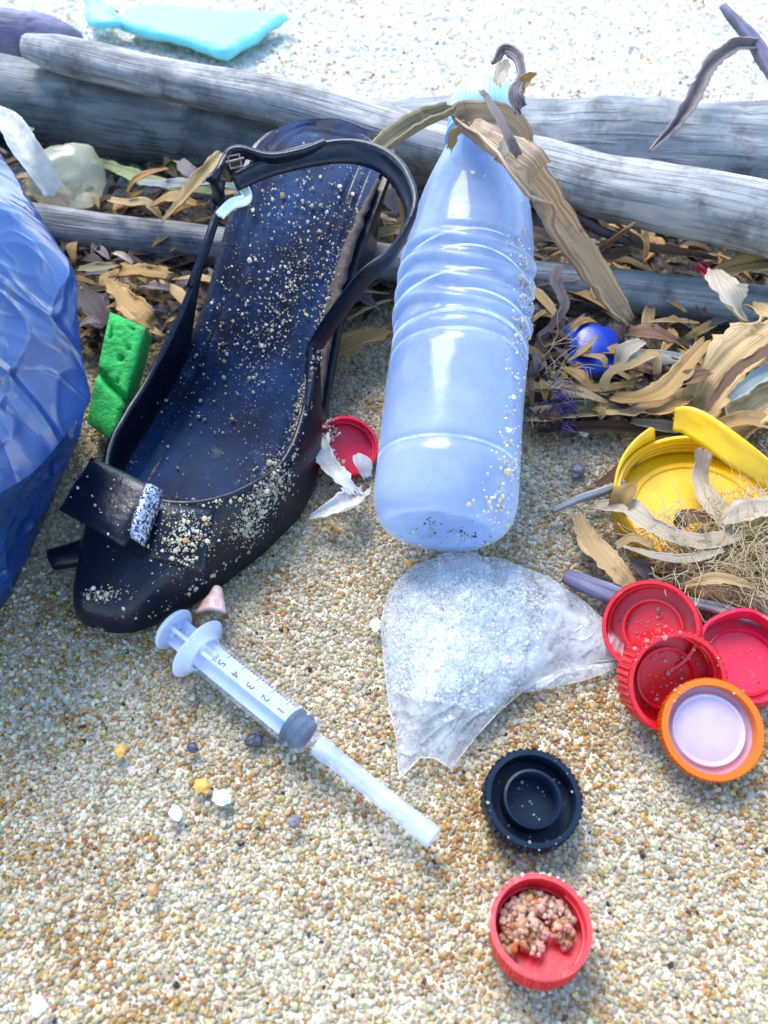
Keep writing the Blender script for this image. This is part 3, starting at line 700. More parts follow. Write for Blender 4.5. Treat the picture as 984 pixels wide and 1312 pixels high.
# ------------------------------------------------------------------ dry stalks tied about the bottle neck
leaf('dry_stalk', 'olive dry leaf stalk pointing at the bottle neck, above the shoe heel', 'dry leaf', [(474, 204, .10), (515, 177, .103), (550, 158, .106), (580, 143, .108)], [16, 30, 30, 20], M['straw_stalk'], cup=.5, thick=.0012)
def ncirc(zb, a, r=.0162): return BM @ V((r * math.cos(a), r * math.sin(a), zb))
nk = [ncirc(.188, a, .0182) for a in (2.6, 1.9, 1.2, .6)] + [ncirc(.186, .0, .0188), ncirc(.182, -.5, .0205)]
tail = [at(664, 215, .118), at(690, 262, .098), at(728, 318, .074), at(765, 368, .050), at(806, 414, .026)]
allp = nk + tail
v, f, uv = ribbon(allp, [.007, .010, .011, .012, .012, .013, .0145, .016, .016, .015, .006], n=60, k=11, cup=.35, ridges=.25, rag=.25, up=V((.2, -.6, .9)), seed=31.0)
M['tie'] = straw('dry_tie_leaf', (0.17, 0.10, 0.11), (0.40, 0.27, 0.18), (0.74, 0.58, 0.32))
props(mk('dry_leaf_tie', v, f, M['tie'], uv=uv, thick=.0009), 'long dry violet brown leaf tied round the bottle neck and trailing to the sand', 'dry leaf')
leaf('dry_leaf', 'thin dry strip running down over the bottle cap', 'dry leaf', [(617, 116, .128), (634, 142, .129), (652, 176, .126), (664, 200, .120)], [7, 11, 13, 10], M['straw_violet'], up=V((0, -.8, .6)))
leaf('dry_leaf', 'curled dry stem hooking above the bottle cap', 'dry leaf', [(634, 82, .118), (645, 64, .122), (662, 72, .122), (668, 96, .120), (660, 118, .120), (668, 140, .116)], [8, 11, 12, 11, 14, 18], M['straw_violet'], up=V((0, -.9, .4)), thick=.0012)
leaf('dry_leaf', 'small orange brown leaf tip sticking out beside the bottle cap', 'dry leaf', [(662, 118, .118), (672, 102, .120), (687, 94, .121)], [16, 16, 3], M['leaf_orange'], up=V((0, -.9, .4)))
leaf('dry_leaf', 'papery pale shred on top of the bottle cap', 'dry leaf', [(636, 108, .128), (642, 90, .126), (652, 80, .122)], [16, 18, 8], M['husk_white'], up=V((0, -.9, .4)))
leaf('dry_leaf', 'frayed pale shred stuck to the bottle shoulder under the tie', 'dry leaf', [(576, 190, .098), (582, 172, .104), (600, 158, .110)], [9, 15, 10], M['straw_pale'], up=V((0, -.8, .6)), rag=.8)
leaf('dry_leaf', 'small torn white shred below the neck tie on the bottle', 'dry leaf', [(634, 206, .119), (642, 192, .120), (648, 178, .120)], [8, 14, 8], M['husk_white'], up=V((0, -.8, .6)), rag=.8)

# ------------------------------------------------------------------ blue bag
eq = [(-60, 95, .125), (0, 188, .112), (38, 246, .105), (74, 308, .099), (99, 352, .094), (103, 402, .088), (111, 470, .078), (119, 514, .071), (88, 556, .073), (50, 602, .075), (0, 636, .078), (-80, 690, .080)]
wl = [(-80, 160, .004), (-20, 240, .004), (20, 300, .004), (50, 360, .004), (70, 410, .004), (78, 450, .008), (98, 505, .020), (112, 536, .045), (84, 612, .018), (52, 690, .004), (0, 795, .003), (-90, 900, .003)]
E = [V(q) for q in crom([tuple(at(*q)) for q in eq], 260)]; W_ = [V(q) for q in crom([tuple(at(*q)) for q in wl], 260)]
farE, farW = [], []                                      # the side away from the camera, beyond the picture edge
for i in range(1, 40):
    t = i / 40; b_ = V((-1, 0, 0)) * .16 * math.sin(math.pi * t); farE.append(E[-1].lerp(E[0], t) + b_); farW.append(W_[-1].lerp(W_[0], t) + b_)
ringE = E + farE; ringW = W_ + farW; nR = len(ringE)
top = V((-.235, .275, .150)); botp = V((-.235, .262, .002)); v, f = [], []; rows = 210
def ridged(p): return 1 - 2.4 * abs(noise.noise(p))
def crum(p):
    w = p + V((noise.noise(p * 12), noise.noise(p * 12 + V((5, 0, 0))), noise.noise(p * 12 + V((0, 7, 0))))) * .025
    return .0016 * ridged(w * 9) + .0020 * math.exp(-abs(noise.noise(w * 20 + V((3, 1, 0)))) * 18) + .0010 * math.exp(-abs(noise.noise(V((w.x * 60, w.y * 38, w.z * 45)))) * 13) + .0003 * math.exp(-abs(noise.noise(w * 95)) * 9) - .005
for i in range(rows + 1):
    a = i / rows
    for k, e in enumerate(ringE):
        wv = ringW[k]
        if a <= .5:
            s_ = a / .5; wgt = math.sin(s_ * math.pi / 2) ** .9
            p = V((top.x + (e.x - top.x) * wgt, top.y + (e.y - top.y) * wgt, e.z + (top.z - e.z) * math.cos(s_ * math.pi / 2) ** 1.3))
        elif a <= .85:
            s_ = (a - .5) / .35; p = e.lerp(wv, s_) + V((-.006, .004, 0)) * math.sin(math.pi * s_)
        else: p = wv.lerp(botp, (a - .85) / .15)
        amp = .30 + .70 * min(1, abs(a - .5) * 6)
        if a > .8: amp *= .4
        out = (p - V((-.235, .262, .05))).normalized(); q = p + out * crum(p) * amp; q.z = max(q.z, .001); v.append(q)
for i in range(rows):
    for k in range(nR): f.append((i * nR + k, i * nR + (k + 1) % nR, (i + 1) * nR + (k + 1) % nR, (i + 1) * nR + k))
f = [q[::-1] for q in f]
props(mk('plastic_bag', v, f, M['bag']), 'big crumpled blue plastic bag beside the shoe', 'bag')

# ------------------------------------------------------------------ sponge
G = [at(140, 398, .045), at(186, 418, .040), at(146, 566, .014), at(110, 540, .018)]
v, f = [], []; n_, m_ = 26, 64; nrm = (G[1] - G[0]).cross(G[3] - G[0]).normalized(); nrm = nrm if nrm.z > 0 else -nrm
for s_ in (0, 1):
    for i in range(m_ + 1):
        for j in range(n_ + 1):
            a, b = j / n_, i / m_
            p = G[0].lerp(G[1], a).lerp(G[3].lerp(G[2], a), b)
            e = min(a, 1 - a) * 6; e2 = min(b, 1 - b) * 10; rd = min(1, e) * min(1, e2)
            h = -.0015 * (1 - rd) ** 2 - .018 * s_
            if s_ == 0:
                h -= .0045 * math.exp(-((b - .60 - .10 * (a - .5)) / .035) ** 2)
                h -= .0008 * noise.noise(p * 120)
                if .05 < b < .56 and a > .12: h -= .0045 * max(0, noise.noise(p * 260 + V((3, 1, 8))) - .22)
            v.append(p + nrm * h)
o_ = (n_ + 1) * (m_ + 1)
def gi_(i, j, s_=0): return s_ * o_ + i * (n_ + 1) + j
for i in range(m_):
    for j in range(n_): f += [(gi_(i, j), gi_(i + 1, j), gi_(i + 1, j + 1), gi_(i, j + 1)), (gi_(i, j, 1), gi_(i, j + 1, 1), gi_(i + 1, j + 1, 1), gi_(i + 1, j, 1))]
    f += [(gi_(i, 0), gi_(i, 0, 1), gi_(i + 1, 0, 1), gi_(i + 1, 0)), (gi_(i, n_), gi_(i + 1, n_), gi_(i + 1, n_, 1), gi_(i, n_, 1))]
for j in range(n_): f += [(gi_(0, j), gi_(0, j + 1), gi_(0, j + 1, 1), gi_(0, j, 1)), (gi_(m_, j), gi_(m_, j, 1), gi_(m_, j + 1, 1), gi_(m_, j + 1))]
props(mk('sponge', v, f, M['sponge'], sharp=60), 'bright green pitted foam sponge wedged between bag and shoe', 'sponge')

# ------------------------------------------------------------------ caps
CAPV, CAPF = [], []
def cap(name, label, centre, axis, R, h, material, ribs=60, ribd=.0003, wall=.0011, disc_mat=None, plug=None, torn=0.0, thread=True, ring=0.0, group='bottle caps', seed=0.0, liner=None):
    Mx = frame(centre, axis, V((1, .3, .2))); t = thing(name, label, 'bottle cap', Mx, group)
    def rf(r, z, th, i):
        rr = r; z2 = z
        if i in (1, 2) and ribs: rr += ribd * (1 if math.cos(ribs * th) > 0 else -1)
        if torn and z > h * .5:
            k_ = noise.noise(V((math.cos(th) * 1.4 + seed, math.sin(th) * 1.4, 0)))
            rr += torn * k_; z2 = z + torn * 1.2 * noise.noise(V((math.cos(th) * 2.2, math.sin(th) * 2.2 + seed, 4))) + .0003 * noise.noise(V((th * 9, seed, 0)))
        return (rr, z2)
    prof = [(R - .0012, 0), (R, .0012), (R, h - ring), (R + (.0004 if ring else 0), h - ring + .0002 if ring else h - .0003), (R + (.0004 if ring else -.0002), h), (R - wall, h), (R - wall, .0016)]
    if ring: prof = prof[:3] + [(R - .0005, h - ring + .0001), (R - .0005, h - ring + .0006), (R + .0003, h - ring + .0007)] + prof[4:]
    v, f = lathe(prof, max(48, ribs * 4) if ribs else 72, rf); sk = mk('skirt', v, f, material, t, world=False, sharp=50); o_ = len(CAPV); CAPV.extend(Mx @ q for q in v); CAPF.extend(tuple(i + o_ for i in g) for g in f)
    v, f = lathe([(0, .0015), (R * .5, .0014), (R - wall * .6, .0016), (R - .0013, .0001), (0, 0)], 48); mk('top_disc', v, f, disc_mat or material, t, world=False, sharp=50); o_ = len(CAPV); CAPV.extend(Mx @ q for q in v); CAPF.extend(tuple(i + o_ for i in g) for g in f)
    if thread:
        P = []; n = 90
        for i in range(n):
            a = 2.2 * math.pi * i / n; P.append(V(((R - wall - .0002) * math.cos(a), (R - wall - .0002) * math.sin(a), h * .38 + h * .30 * i / n)))
        v, f, _ = tube(P, [.0006] * n, 6); mk('thread', v, f, material, sk, world=False)
    if plug:
        pr, ph = plug
        v, f = lathe([(pr, .0015), (pr, ph), (pr - .0008, ph + .0002), (pr - .0012, ph - .0003), (pr - .0012, .0015)], 56); mk('seal_ring', v, f, material, t, world=False, sharp=50)
    if liner:
        v, f = lathe([(0, .0024), (R * .60, .0024), (R * .66, .0021), (R * .68, .0030), (R * .72, .0031), (R * .735, .0022), (R - wall, .0020)], 56); mk('liner', v, f, liner, t, world=False)
    return t, Mx
d31 = .0155
cap('bottle_cap', 'blue black ribbed cap with inner ring lying open on the sand', at(676, 1031, .002), V((.04, -.16, 1)), .0150, .0100, M['black'], ribs=44, ribd=.00045, wall=.0018, plug=(.0090, .0088), thread=False)
rc, RM = cap('bottle_cap', 'red cap filled with wet sand grains, lying nearest the camera', at(687, 1203, .0015), V((-.02, .06, 1)), .0138, .0122, M['red'], ribs=70, ribd=.00022, ring=.003)
p, s = [], []
for i in range(620):
    a = random.uniform(0, 6.283); r = .0110 * math.sqrt(random.random()); x, y = r * math.cos(a), r * math.sin(a)
    if y < -.0035 + .002 * math.sin(x * 700): continue
    hgt = .0066 * (.35 + .65 * sm(-.009, .004, y)) * (1.1 - (r / .0128) ** 2 * .5)
    p.append(RM @ V((x, y, .0022 + hgt * random.uniform(.3, 1.0)))); s.append(random.uniform(.0013, .0034))
o = grains('sand_heap', p, s, tint=(1.05, .80, .72), weights=(.4, .2, .3, .1, .01, .01, .02, 0, .1)); props(o, 'pinkish wet sand grains heaped inside the nearest red cap', 'sand')
p, s = [], []
for i in range(130):
    a = random.uniform(0.1, 2.9); p.append(RM @ V((.0142 * math.cos(a), .0142 * math.sin(a), random.uniform(.003, .0128)))); s.append(random.uniform(.0008, .0019))
grains('stuck_sand', p, s, rc)
cap('bottle_cap', 'red cap tipped on edge behind the others, touching the plastic film', at(838, 806, .009), V((-.42, -.42, .80)), .0166, .0095, M['red'], ribs=0, wall=.0013, plug=(.0105, .004))
cap('bottle_cap', 'red ribbed cap facing the camera with ribs showing, under the orange cap', at(850, 868, .009), V((.10, -.62, .78)), .0170, .0115, M['red'], ribs=48, ribd=.0004, wall=.0016, plug=(.0108, .0035))
cap('bottle_cap', 'crimson cap with a bent torn rim at the edge of the cap cluster', at(948, 850, .004), V((-.10, -.22, .97)), .0168, .0105, M['crimson'], ribs=0, wall=.0013, torn=.0022, seed=3.0, thread=False, plug=(.0125, .003))
cap('bottle_cap', 'orange cap with a milky white liner resting against the red caps', at(905, 936, .0085), V((-.06, -.36, .93)), .0162, .0070, M['orange'], ribs=70, ribd=.0002, wall=.0022, liner=M['liner'], thread=False)
fc, FM = cap('bottle_cap', 'small red cap half sunk in the sand beside the bottle', at(441, 578, .003), V((.20, -.40, .88)), .0135, .0075, M['crimson'], ribs=60, ribd=.0002, wall=.0012)
p, s = [], []
for i in range(220):
    a = random.uniform(1.7, 4.4); r = random.uniform(.006, .0138); p.append(FM @ V((r * math.cos(a), r * math.sin(a), random.uniform(.002, .008) if r < .012 else .0078))); s.append(random.uniform(.0007, .0017))
grains('stuck_sand', p, s, fc)

cap_bvh = BVHTree.FromPolygons(CAPV, CAPF)
for (px, py, sx, sy, n, lb, tin) in [(828, 805, 22, 18, 90, 'wet sand specks inside the tipped red cap', (1, .6, .6)), (862, 878, 20, 16, 45, 'sand crumbs inside the ribbed red cap', (1, .8, .75)), (880, 850, 18, 8, 26, 'sand crumbs on the rim of the ribbed red cap', (1, .9, .85)),
                                 (930, 868, 26, 24, 14, 'few sand crumbs inside the crimson cap', (1, .8, .8)), (905, 968, 30, 5, 10, 'sand crumbs on the orange cap', (1, .95, .9)), (680, 1040, 46, 40, 46, 'sand crumbs in the blue black cap', (.8, .9, 1.0))]:
    p, s = [], []
    for _ in range(n):
        h = cap_bvh.ray_cast(CAM, ray(random.gauss(px, sx), random.gauss(py, sy)).normalized())
        if h[0] is not None:
            r = .0008 * math.exp(random.gauss(0, .5)); p.append(h[0] + (CAM - h[0]).normalized() * r * .2); s.append(r)
    if p: props(grains('sand_crumbs', p, s, tint=tin), lb, 'sand')

# yellow lid with its torn band
YC = at(893, 664, .002); YM = frame(YC, V((-.03, -.05, 1)), V((1, 0, 0)))
lid = thing('jar_lid', 'yellow plastic screw lid lying open under dry fibres', 'lid', YM)
YR = .0345; YH = .0120
def yrad(r, z, th, i):
    z2 = z
    if i in (1, 2, 3):
        z2 = z - .004 * sm(2.1, 2.15, th) * (1 - sm(2.9, 3.0, th)) if i in (2, 3) else z
    return (r, z2)
v, f = lathe([(YR - .001, 0), (YR, .001), (YR, YH), (YR - .0014, YH), (YR - .0014, .004), (YR - .0016, .0036)], 96, None); sk = mk('skirt', v, f, M['yellow'], lid, world=False, sharp=50)
v, f = lathe([(0, .0016), (YR * .72, .0016), (YR * .74, .0024), (YR * .80, .0024), (YR * .82, .0016), (YR - .0012, .0016), (YR - .0012, .0002), (0, .0002)], 96); mk('top_disc', v, f, M['yellow'], lid, world=False, sharp=40)
for kz in (.0045, .0066, .0088):
    P = [V(((YR - .0016) * math.cos(a), (YR - .0016) * math.sin(a), kz + .0006 * math.sin(a))) for a in np.linspace(0, 6.2, 90)]
    v, f, _ = tube(P, [.00055] * 90, 6); mk('thread', v, f, M['yellow'], sk, world=False)
# raised flap where the band tore loose
P = [V(((YR + .0005) * math.cos(a), (YR + .0005) * math.sin(a), 0)) for a in np.linspace(1.95, 2.95, 24)]; v, f = [], []
for i, q in enumerate(P):
    u = i / 23; hh = YH + .0075 * (1 - u) ** .8 * sm(0, .06, u)
    o2 = q.normalized() * (.0018 * (1 - u))
    v += [q + V((0, 0, YH * .6)), q + o2 + V((0, 0, hh + .0002))]
f = [(2 * i, 2 * i + 1, 2 * i + 3, 2 * i + 2) for i in range(23)]
mk('torn_flap', v, f, M['yellow'], lid, world=False, thick=.0012)
P = [at(864, 537, .026), at(885, 540, .028), at(920, 562, .029), at(955, 588, .027), at(990, 616, .023), at(1030, 660, .014)]
v, f, uv = ribbon(P, [m_of(w, q) for w, q in zip([30, 36, 38, 36, 30, 24], P)], n=50, k=7, cup=.05, twist=[-.25] * 6, rag=0, up=V((-.35, -.6, .7)))
mk('tear_band', v, f, M['yellow'], lid, uv=uv, thick=.0013)

# ------------------------------------------------------------------ syringe
S0 = at(222, 806, .0125); S1 = at(556, 1074, .0075); SA = (S1 - S0).normalized(); SLN = (S1 - S0).length
SMx = frame(S0, SA, CAM - S0); k_ = SLN / .114
SMx = SMx @ Matrix.Scale(k_, 4)
syr = thing('syringe', 'empty milky plastic syringe with capped needle lying on the sand', 'syringe', SMx)
RB = .0064; zb0, zb1 = .0125, .0640
v, f = lathe([(RB - .0008, zb0 + .001), (RB - .0008, zb0 + .0002), (RB, zb0 + .0004), (RB, zb0 + .003), (RB, zb1 - .001), (RB - .0008, zb1), (.0030, zb1 + .0008), (.0024, zb1 + .0016), (.0021, zb1 + .007), (0, zb1 + .007)], 56,
             )
barrel = mk('barrel', v, f, M['barrel'], syr, world=False, sharp=40)
v, f = lathe([(RB - .0006, zb0 - .0006), (.0114, zb0 - .0006), (.0117, zb0 - .0002), (.0114, zb0 + .0002), (RB + .0020, zb0 + .0012), (RB + .0003, zb0 + .0034), (RB - .0006, zb0 + .0034)], 56,
             lambda r, z, th, i: r * (1.0 if i not in (1, 2, 3) else (.82 + .18 * abs(math.sin(th)) ** .7)))
mk('flange', v, f, M['plunger'], syr, world=False, sharp=40)
v, f = lathe([(0, -.0006), (.0078, -.0006), (.0082, .0002), (.0078, .0010), (.0030, .0014), (.0026, .003), (0, .003)], 48); mk('thumb_rest', v, f, M['plunger'], syr, world=False, sharp=40)
v, f = [], []
for (a, b) in ((.0050, .0007), (.0007, .0050)):
    o_ = len(v)
    for z in (.001, .056):
        for x, y in ((-a, -b), (a, -b), (a, b), (-a, b)): v.append((x, y, z))
    f += [tuple(o_ + i for i in q) for q in ((0, 1, 5, 4), (1, 2, 6, 5), (2, 3, 7, 6), (3, 0, 4, 7), (4, 5, 6, 7), (3, 2, 1, 0))]
mk('plunger_rod', v, f, M['plunger'], syr, world=False, smooth=False)
R2 = RB - .0002
v, f = lathe([(0, .0555), (R2 - .0008, .0555), (R2, .0560), (R2, .0572), (R2 - .0008, .0576), (R2 - .0008, .0592), (R2, .0596), (R2, .0606), (R2 - .0009, .0609), (R2 - .0012, .0628), (0, .0636)], 48); mk('stopper', v, f, M['stopper'], syr, world=False, sharp=40)
zc = zb1 + .0035
v, f = lathe([(.0026, zc), (.0034, zc), (.0036, zc + .004), (.0030, zc + .006), (.0030, zc + .012), (.00305, .100), (.0036, .112), (.0037, .114), (.0031, .114), (.0022, .112), (0, .111)], 40,
             lambda r, z, th, i: r * (1 + (.05 * math.cos(8 * th) if 3 <= i <= 5 else 0))); ncap = mk('needle_cap', v, f, M['needle_cap'], syr, world=False, sharp=50)
v, f, _ = tube([V((0, 0, zc)), V((0, 0, zc + .008)), V((0, 0, zc + .0081)), V((0, 0, .106))], [.0017, .0014, .0004, .00035], 10); mk('needle', v, f, M['plunger'], syr, world=False)
def glyph(txt, size):
    c = bpy.data.curves.new('txt', 'FONT'); c.body = txt; c.size = size; c.align_x = 'CENTER'; c.align_y = 'CENTER'; c.resolution_u = 3
    o = bpy.data.objects.new('txt', c); me = o.to_mesh(); v = [q.co.copy() for q in me.vertices]; f = [tuple(q.vertices) for q in me.polygons]
    o.to_mesh_clear(); bpy.data.objects.remove(o); return v, f
RI = RB + .00008
def on_barrel(v, th0, z0): return [V((RI * math.cos(th0 + q.x / RI), RI * math.sin(th0 + q.x / RI), z0 + q.y)) for q in v]
zmark = {'5': .0255, '4': .0318, '3': .0386, '2': .0455, '1': .0522}
TH = -.18
for dgt, z in zmark.items():
    v, f = glyph(dgt, .0042); mk('numeral', on_barrel(v, TH, z), f, M['ink'], barrel, world=False, smooth=False)
v, f = glyph('mL', .0026); mk('numeral', on_barrel(v, TH, zmark['5'] - .0027), f, M['ink'], barrel, world=False, smooth=False)
v, f = [], []
zz_ = [.0255 + (.0522 - .0255) * i / 20 for i in range(-1, 22)]
for i, z in enumerate(zz_):
    ln = 1.0 if (i - 1) % 5 == 0 else .45
    a0, a1 = -1.02, -1.02 + .42 * ln; o_ = len(v)
    for (a, dz) in ((a0, -.00016), (a1, -.00016), (a1, .00016), (a0, .00016)): v.append((RI * math.cos(a), RI * math.sin(a), z + dz))
    f.append((o_, o_ + 1, o_ + 2, o_ + 3))
mk('graduation_marks', v, f, M['ink'], barrel, world=False, smooth=False)

# ------------------------------------------------------------------ clouded film with sand
FO = [(488, 800), (497, 762), (528, 727), (580, 710), (640, 718), (700, 740), (740, 765), (778, 800), (798, 828), (796, 845), (760, 850), (712, 862), (672, 885), (640, 912), (612, 942), (592, 968), (578, 986), (556, 972), (538, 972), (512, 999), (508, 950), (498, 900), (492, 850)]
fcx = at(590, 810, 0)
def fz(x, y, e):
    q = (V((x, y)) - V((fcx.x, fcx.y))).length
    return .0036 + .019 * (1 - math.exp(-e / .012)) * math.exp(-(q / .05) ** 2) + .0030 * min(1, e / .004) * noise.noise(V((x * 110, y * 60, 2))) + .0018 * min(1, e / .003) * noise.noise(V((x * 260, y * 200, 5))) + .002 * min(1, e / .003)
v, f = sheet(FO, fz, .0024)
film = mk('plastic_film', v, f, M['film'], thick=.0003); props(film, 'cloudy torn piece of clear plastic film holding white sand', 'plastic film')
fb = BVHTree.FromPolygons(v, f)
dn = [at(x, y, .003) for x, y in FO]; dn.append(dn[0]); P = []
for a, b in zip(dn, dn[1:]):
    for k in range(6): q = a.lerp(b, k / 6); P.append(V((q.x, q.y, fz(q.x, q.y, 0) + .0002)))
tv, tf, _ = tube(P, [.0002] * len(P), 5); mk('film_edge', tv, tf, M['pet_edge'], film)
# fold of the same film along its lower edge
FO2 = [(655, 888), (690, 868), (740, 853), (796, 848), (790, 856), (750, 872), (705, 882)]
v2, f2 = sheet(FO2, lambda x, y, e: .003 + .003 * min(1, e / .003) + .0008 * noise.noise(V((x * 200, y * 200, 1))), .002)
mk('folded_edge', v2, f2, M['film'], film, thick=.0003)
p, s = [], []
for i in range(17000):
    x, y = random.gauss(585, 60), random.gauss(810, 58)
    if y > 905 + .2 * (x - 585) or x > 690 + .4 * (830 - y): continue
    h = fb.ray_cast(CAM, ray(x, y).normalized())
    if h[0] is None: continue
    r = .0010 * math.exp(random.gauss(0, .3)); p.append(h[0] + (CAM - h[0]).normalized() * (r * .1 - .0007)); s.append(r)
o = grains('sand_inside', p, s, film, weights=(.4, .06, .05, .01, 0, 0, 0.005, 0, .9), tint=(1.08, 1.1, 1.16))

# ------------------------------------------------------------------ blue shard, red shard, turquoise sheet, yellowed film
v, f = [], []
BC = at(764, 438, .017)
for i in range(15):
    for j in range(13):
        a = -1.25 + 2.5 * i / 14; b = -.9 + 1.8 * j / 12
        r = .0125 + .0008 * noise.noise(V((a * 2, b * 2, 0)))
        v.append(BC + V((r * math.sin(a) * 1.05, r * math.sin(b) * 1.35 * (1 - .12 * a), r * .75 * math.cos(a) * math.cos(b * .9) - .011 + .005 * math.sin(b))))
f = [(i * 13 + j, i * 13 + j + 1, (i + 1) * 13 + j + 1, (i + 1) * 13 + j) for i in range(14) for j in range(12)]
props(mk('plastic_shard', v, f, M['blue'], thick=.0012), 'deep blue curved plastic shard under the trailing leaf tip', 'plastic piece')
leaf('plastic_shard', 'tiny bright red plastic bit above the grey pole', 'plastic piece', [(893, 338, .026), (902, 346, .026), (913, 356, .024)], [12, 17, 10], M['red'], thick=.001, rag=.3)
TO = [(150, 42), (182, 22), (255, 26), (368, 36), (330, 62), (292, 84), (230, 66), (170, 52)]
v, f = sheet(TO, lambda x, y, e: .010 + .004 * noise.noise(V((x * 12, y * 12, 0))) + .0010 * noise.noise(V((x * 50, y * 50, 2))), .008)
ts = mk('foam_sheet', v, f, M['turquoise'], thick=.006, sharp=40); props(ts, 'turquoise foam sheet lying on the sand beyond the logs', 'foam sheet')
v, f = sheet([(112, 18), (122, 14), (150, 30), (158, 50), (132, 52), (116, 44)], lambda x, y, e: .012 + .020 * sm(-.28, -.24, -x - .51) + .003 * noise.noise(V((x * 40, y * 40, 2))), .006)
mk('corner_flap', v, f, M['turquoise'], ts, thick=.005, sharp=40)
def pillow(cx, cy, z, rx, ry, rz, rot, seed, pinch=.25, fine=.10):
    c = at(cx, cy, z); v, f = [], []; A, B = 28, 14
    for i in range(B + 1):
        ph = -math.pi / 2 + math.pi * i / B
        for k in range(A):
            th = 2 * math.pi * k / A; q = V((math.cos(th) * math.cos(ph), math.sin(th) * math.cos(ph), math.sin(ph)))
            r = 1 + pinch * noise.noise(q * 1.6 + V((seed, 0, 0))) + fine * noise.noise(q * 5 + V((0, seed, 0)))
            p = V((q.x * rx * r, q.y * ry * r, q.z * rz * r)); p.rotate(Matrix.Rotation(rot, 3, 'Z')); v.append(c + p)
    f = [(i * A + k, i * A + (k + 1) % A, (i + 1) * A + (k + 1) % A, (i + 1) * A + k) for i in range(B) for k in range(A)]
    return v, f
v, f = pillow(84, 226, .022, .023, .022, .015, -.4, 3.0)
props(mk('plastic_pouch', v, f, M['film_yellow']), 'yellowed translucent plastic pouch in the gap between log and pole', 'plastic pouch')
leaf('plastic_strip', 'wide white plastic strip rising behind the blue bag', 'plastic strip', [(-12, 150, .060), (14, 165, .062), (38, 205, .055), (66, 250, .040)], [26, 32, 36, 30], M['film_pale'], n=40, rag=.1, cup=.4)

# ------------------------------------------------------------------ sticks and twigs
def twig(name, label, pp, rpx, material, seg=10, n=40, wob=.25, group=None, squash=1.0):
    S = crom([tuple(at(*q)) + (m_of(r, at(*q)),) for q, r in zip(pp, rpx)], n)
    v, f, uv = tube([V(q[:3]) for q in S], [q[3] for q in S], seg, wob, _seed[0], wscale=120, squash=squash); _seed[0] += 1.1
    return props(mk(name, v, f, material, uv=uv), label, 'twig', group)
tw = thing('twig', 'bent violet twig with a hanging dry blade above the far log', 'twig', at(960, 60, .05))
S = crom([tuple(at(*q)) + (m_of(r, at(*q)),) for q, r in zip([(926, 8, .085), (950, 36, .080), (972, 62, .075), (1000, 110, .066), (1040, 180, .05)], [5, 8, 10, 10, 10])], 30)
v, f, uv = tube([V(q[:3]) for q in S], [q[3] for q in S], 10, .2, 4.0, wscale=80); mk('stem', v, f, M['wood_violet'], tw, uv=uv)
P = [at(*q) for q in [(968, 58, .076), (938, 62, .078), (905, 88, .078), (884, 130, .076), (860, 165, .073), (832, 194, .070)]]
v, f, uv = ribbon(P, [m_of(w, q) for w, q in zip([12, 16, 19, 18, 12, 2], P)], n=40, k=7, cup=.6, ridges=.3, rag=.3, up=V((0, -.7, .7)), seed=8.0); mk('blade', v, f, M['straw_violet'], tw, uv=uv, thick=.0009)
twig('twig', 'thin dark violet stem running under the pale log', [(655, 232, .052), (720, 268, .042), (780, 300, .036), (845, 322, .03)], [5, 6, 6, 4], M['straw_dark'])
twig('stick', 'short grey white stick pointing at the yellow lid', [(708, 655, .006), (740, 640, .007), (770, 630, .009), (800, 618, .011)], [3, 5.5, 6, 4], M['wood_pale'])
twig('stick', 'dark slate stick between the plastic film and the caps', [(724, 738, .006), (760, 752, .008), (800, 768, .008), (850, 790, .008)], [10, 15, 15, 12], M['wood_violet'], squash=.7)
twig('stick', 'pale grey split stick behind the red caps', [(855, 768, .007), (905, 776, .009), (960, 792, .010), (1020, 806, .010)], [7, 9, 9, 8], M['wood_pale'], squash=.7)
twig('twig', 'thin upright dry twig between pale log and pole', [(770, 318, .03), (800, 296, .045), (815, 285, .05)], [3, 3.5, 2], M['straw_brown'])

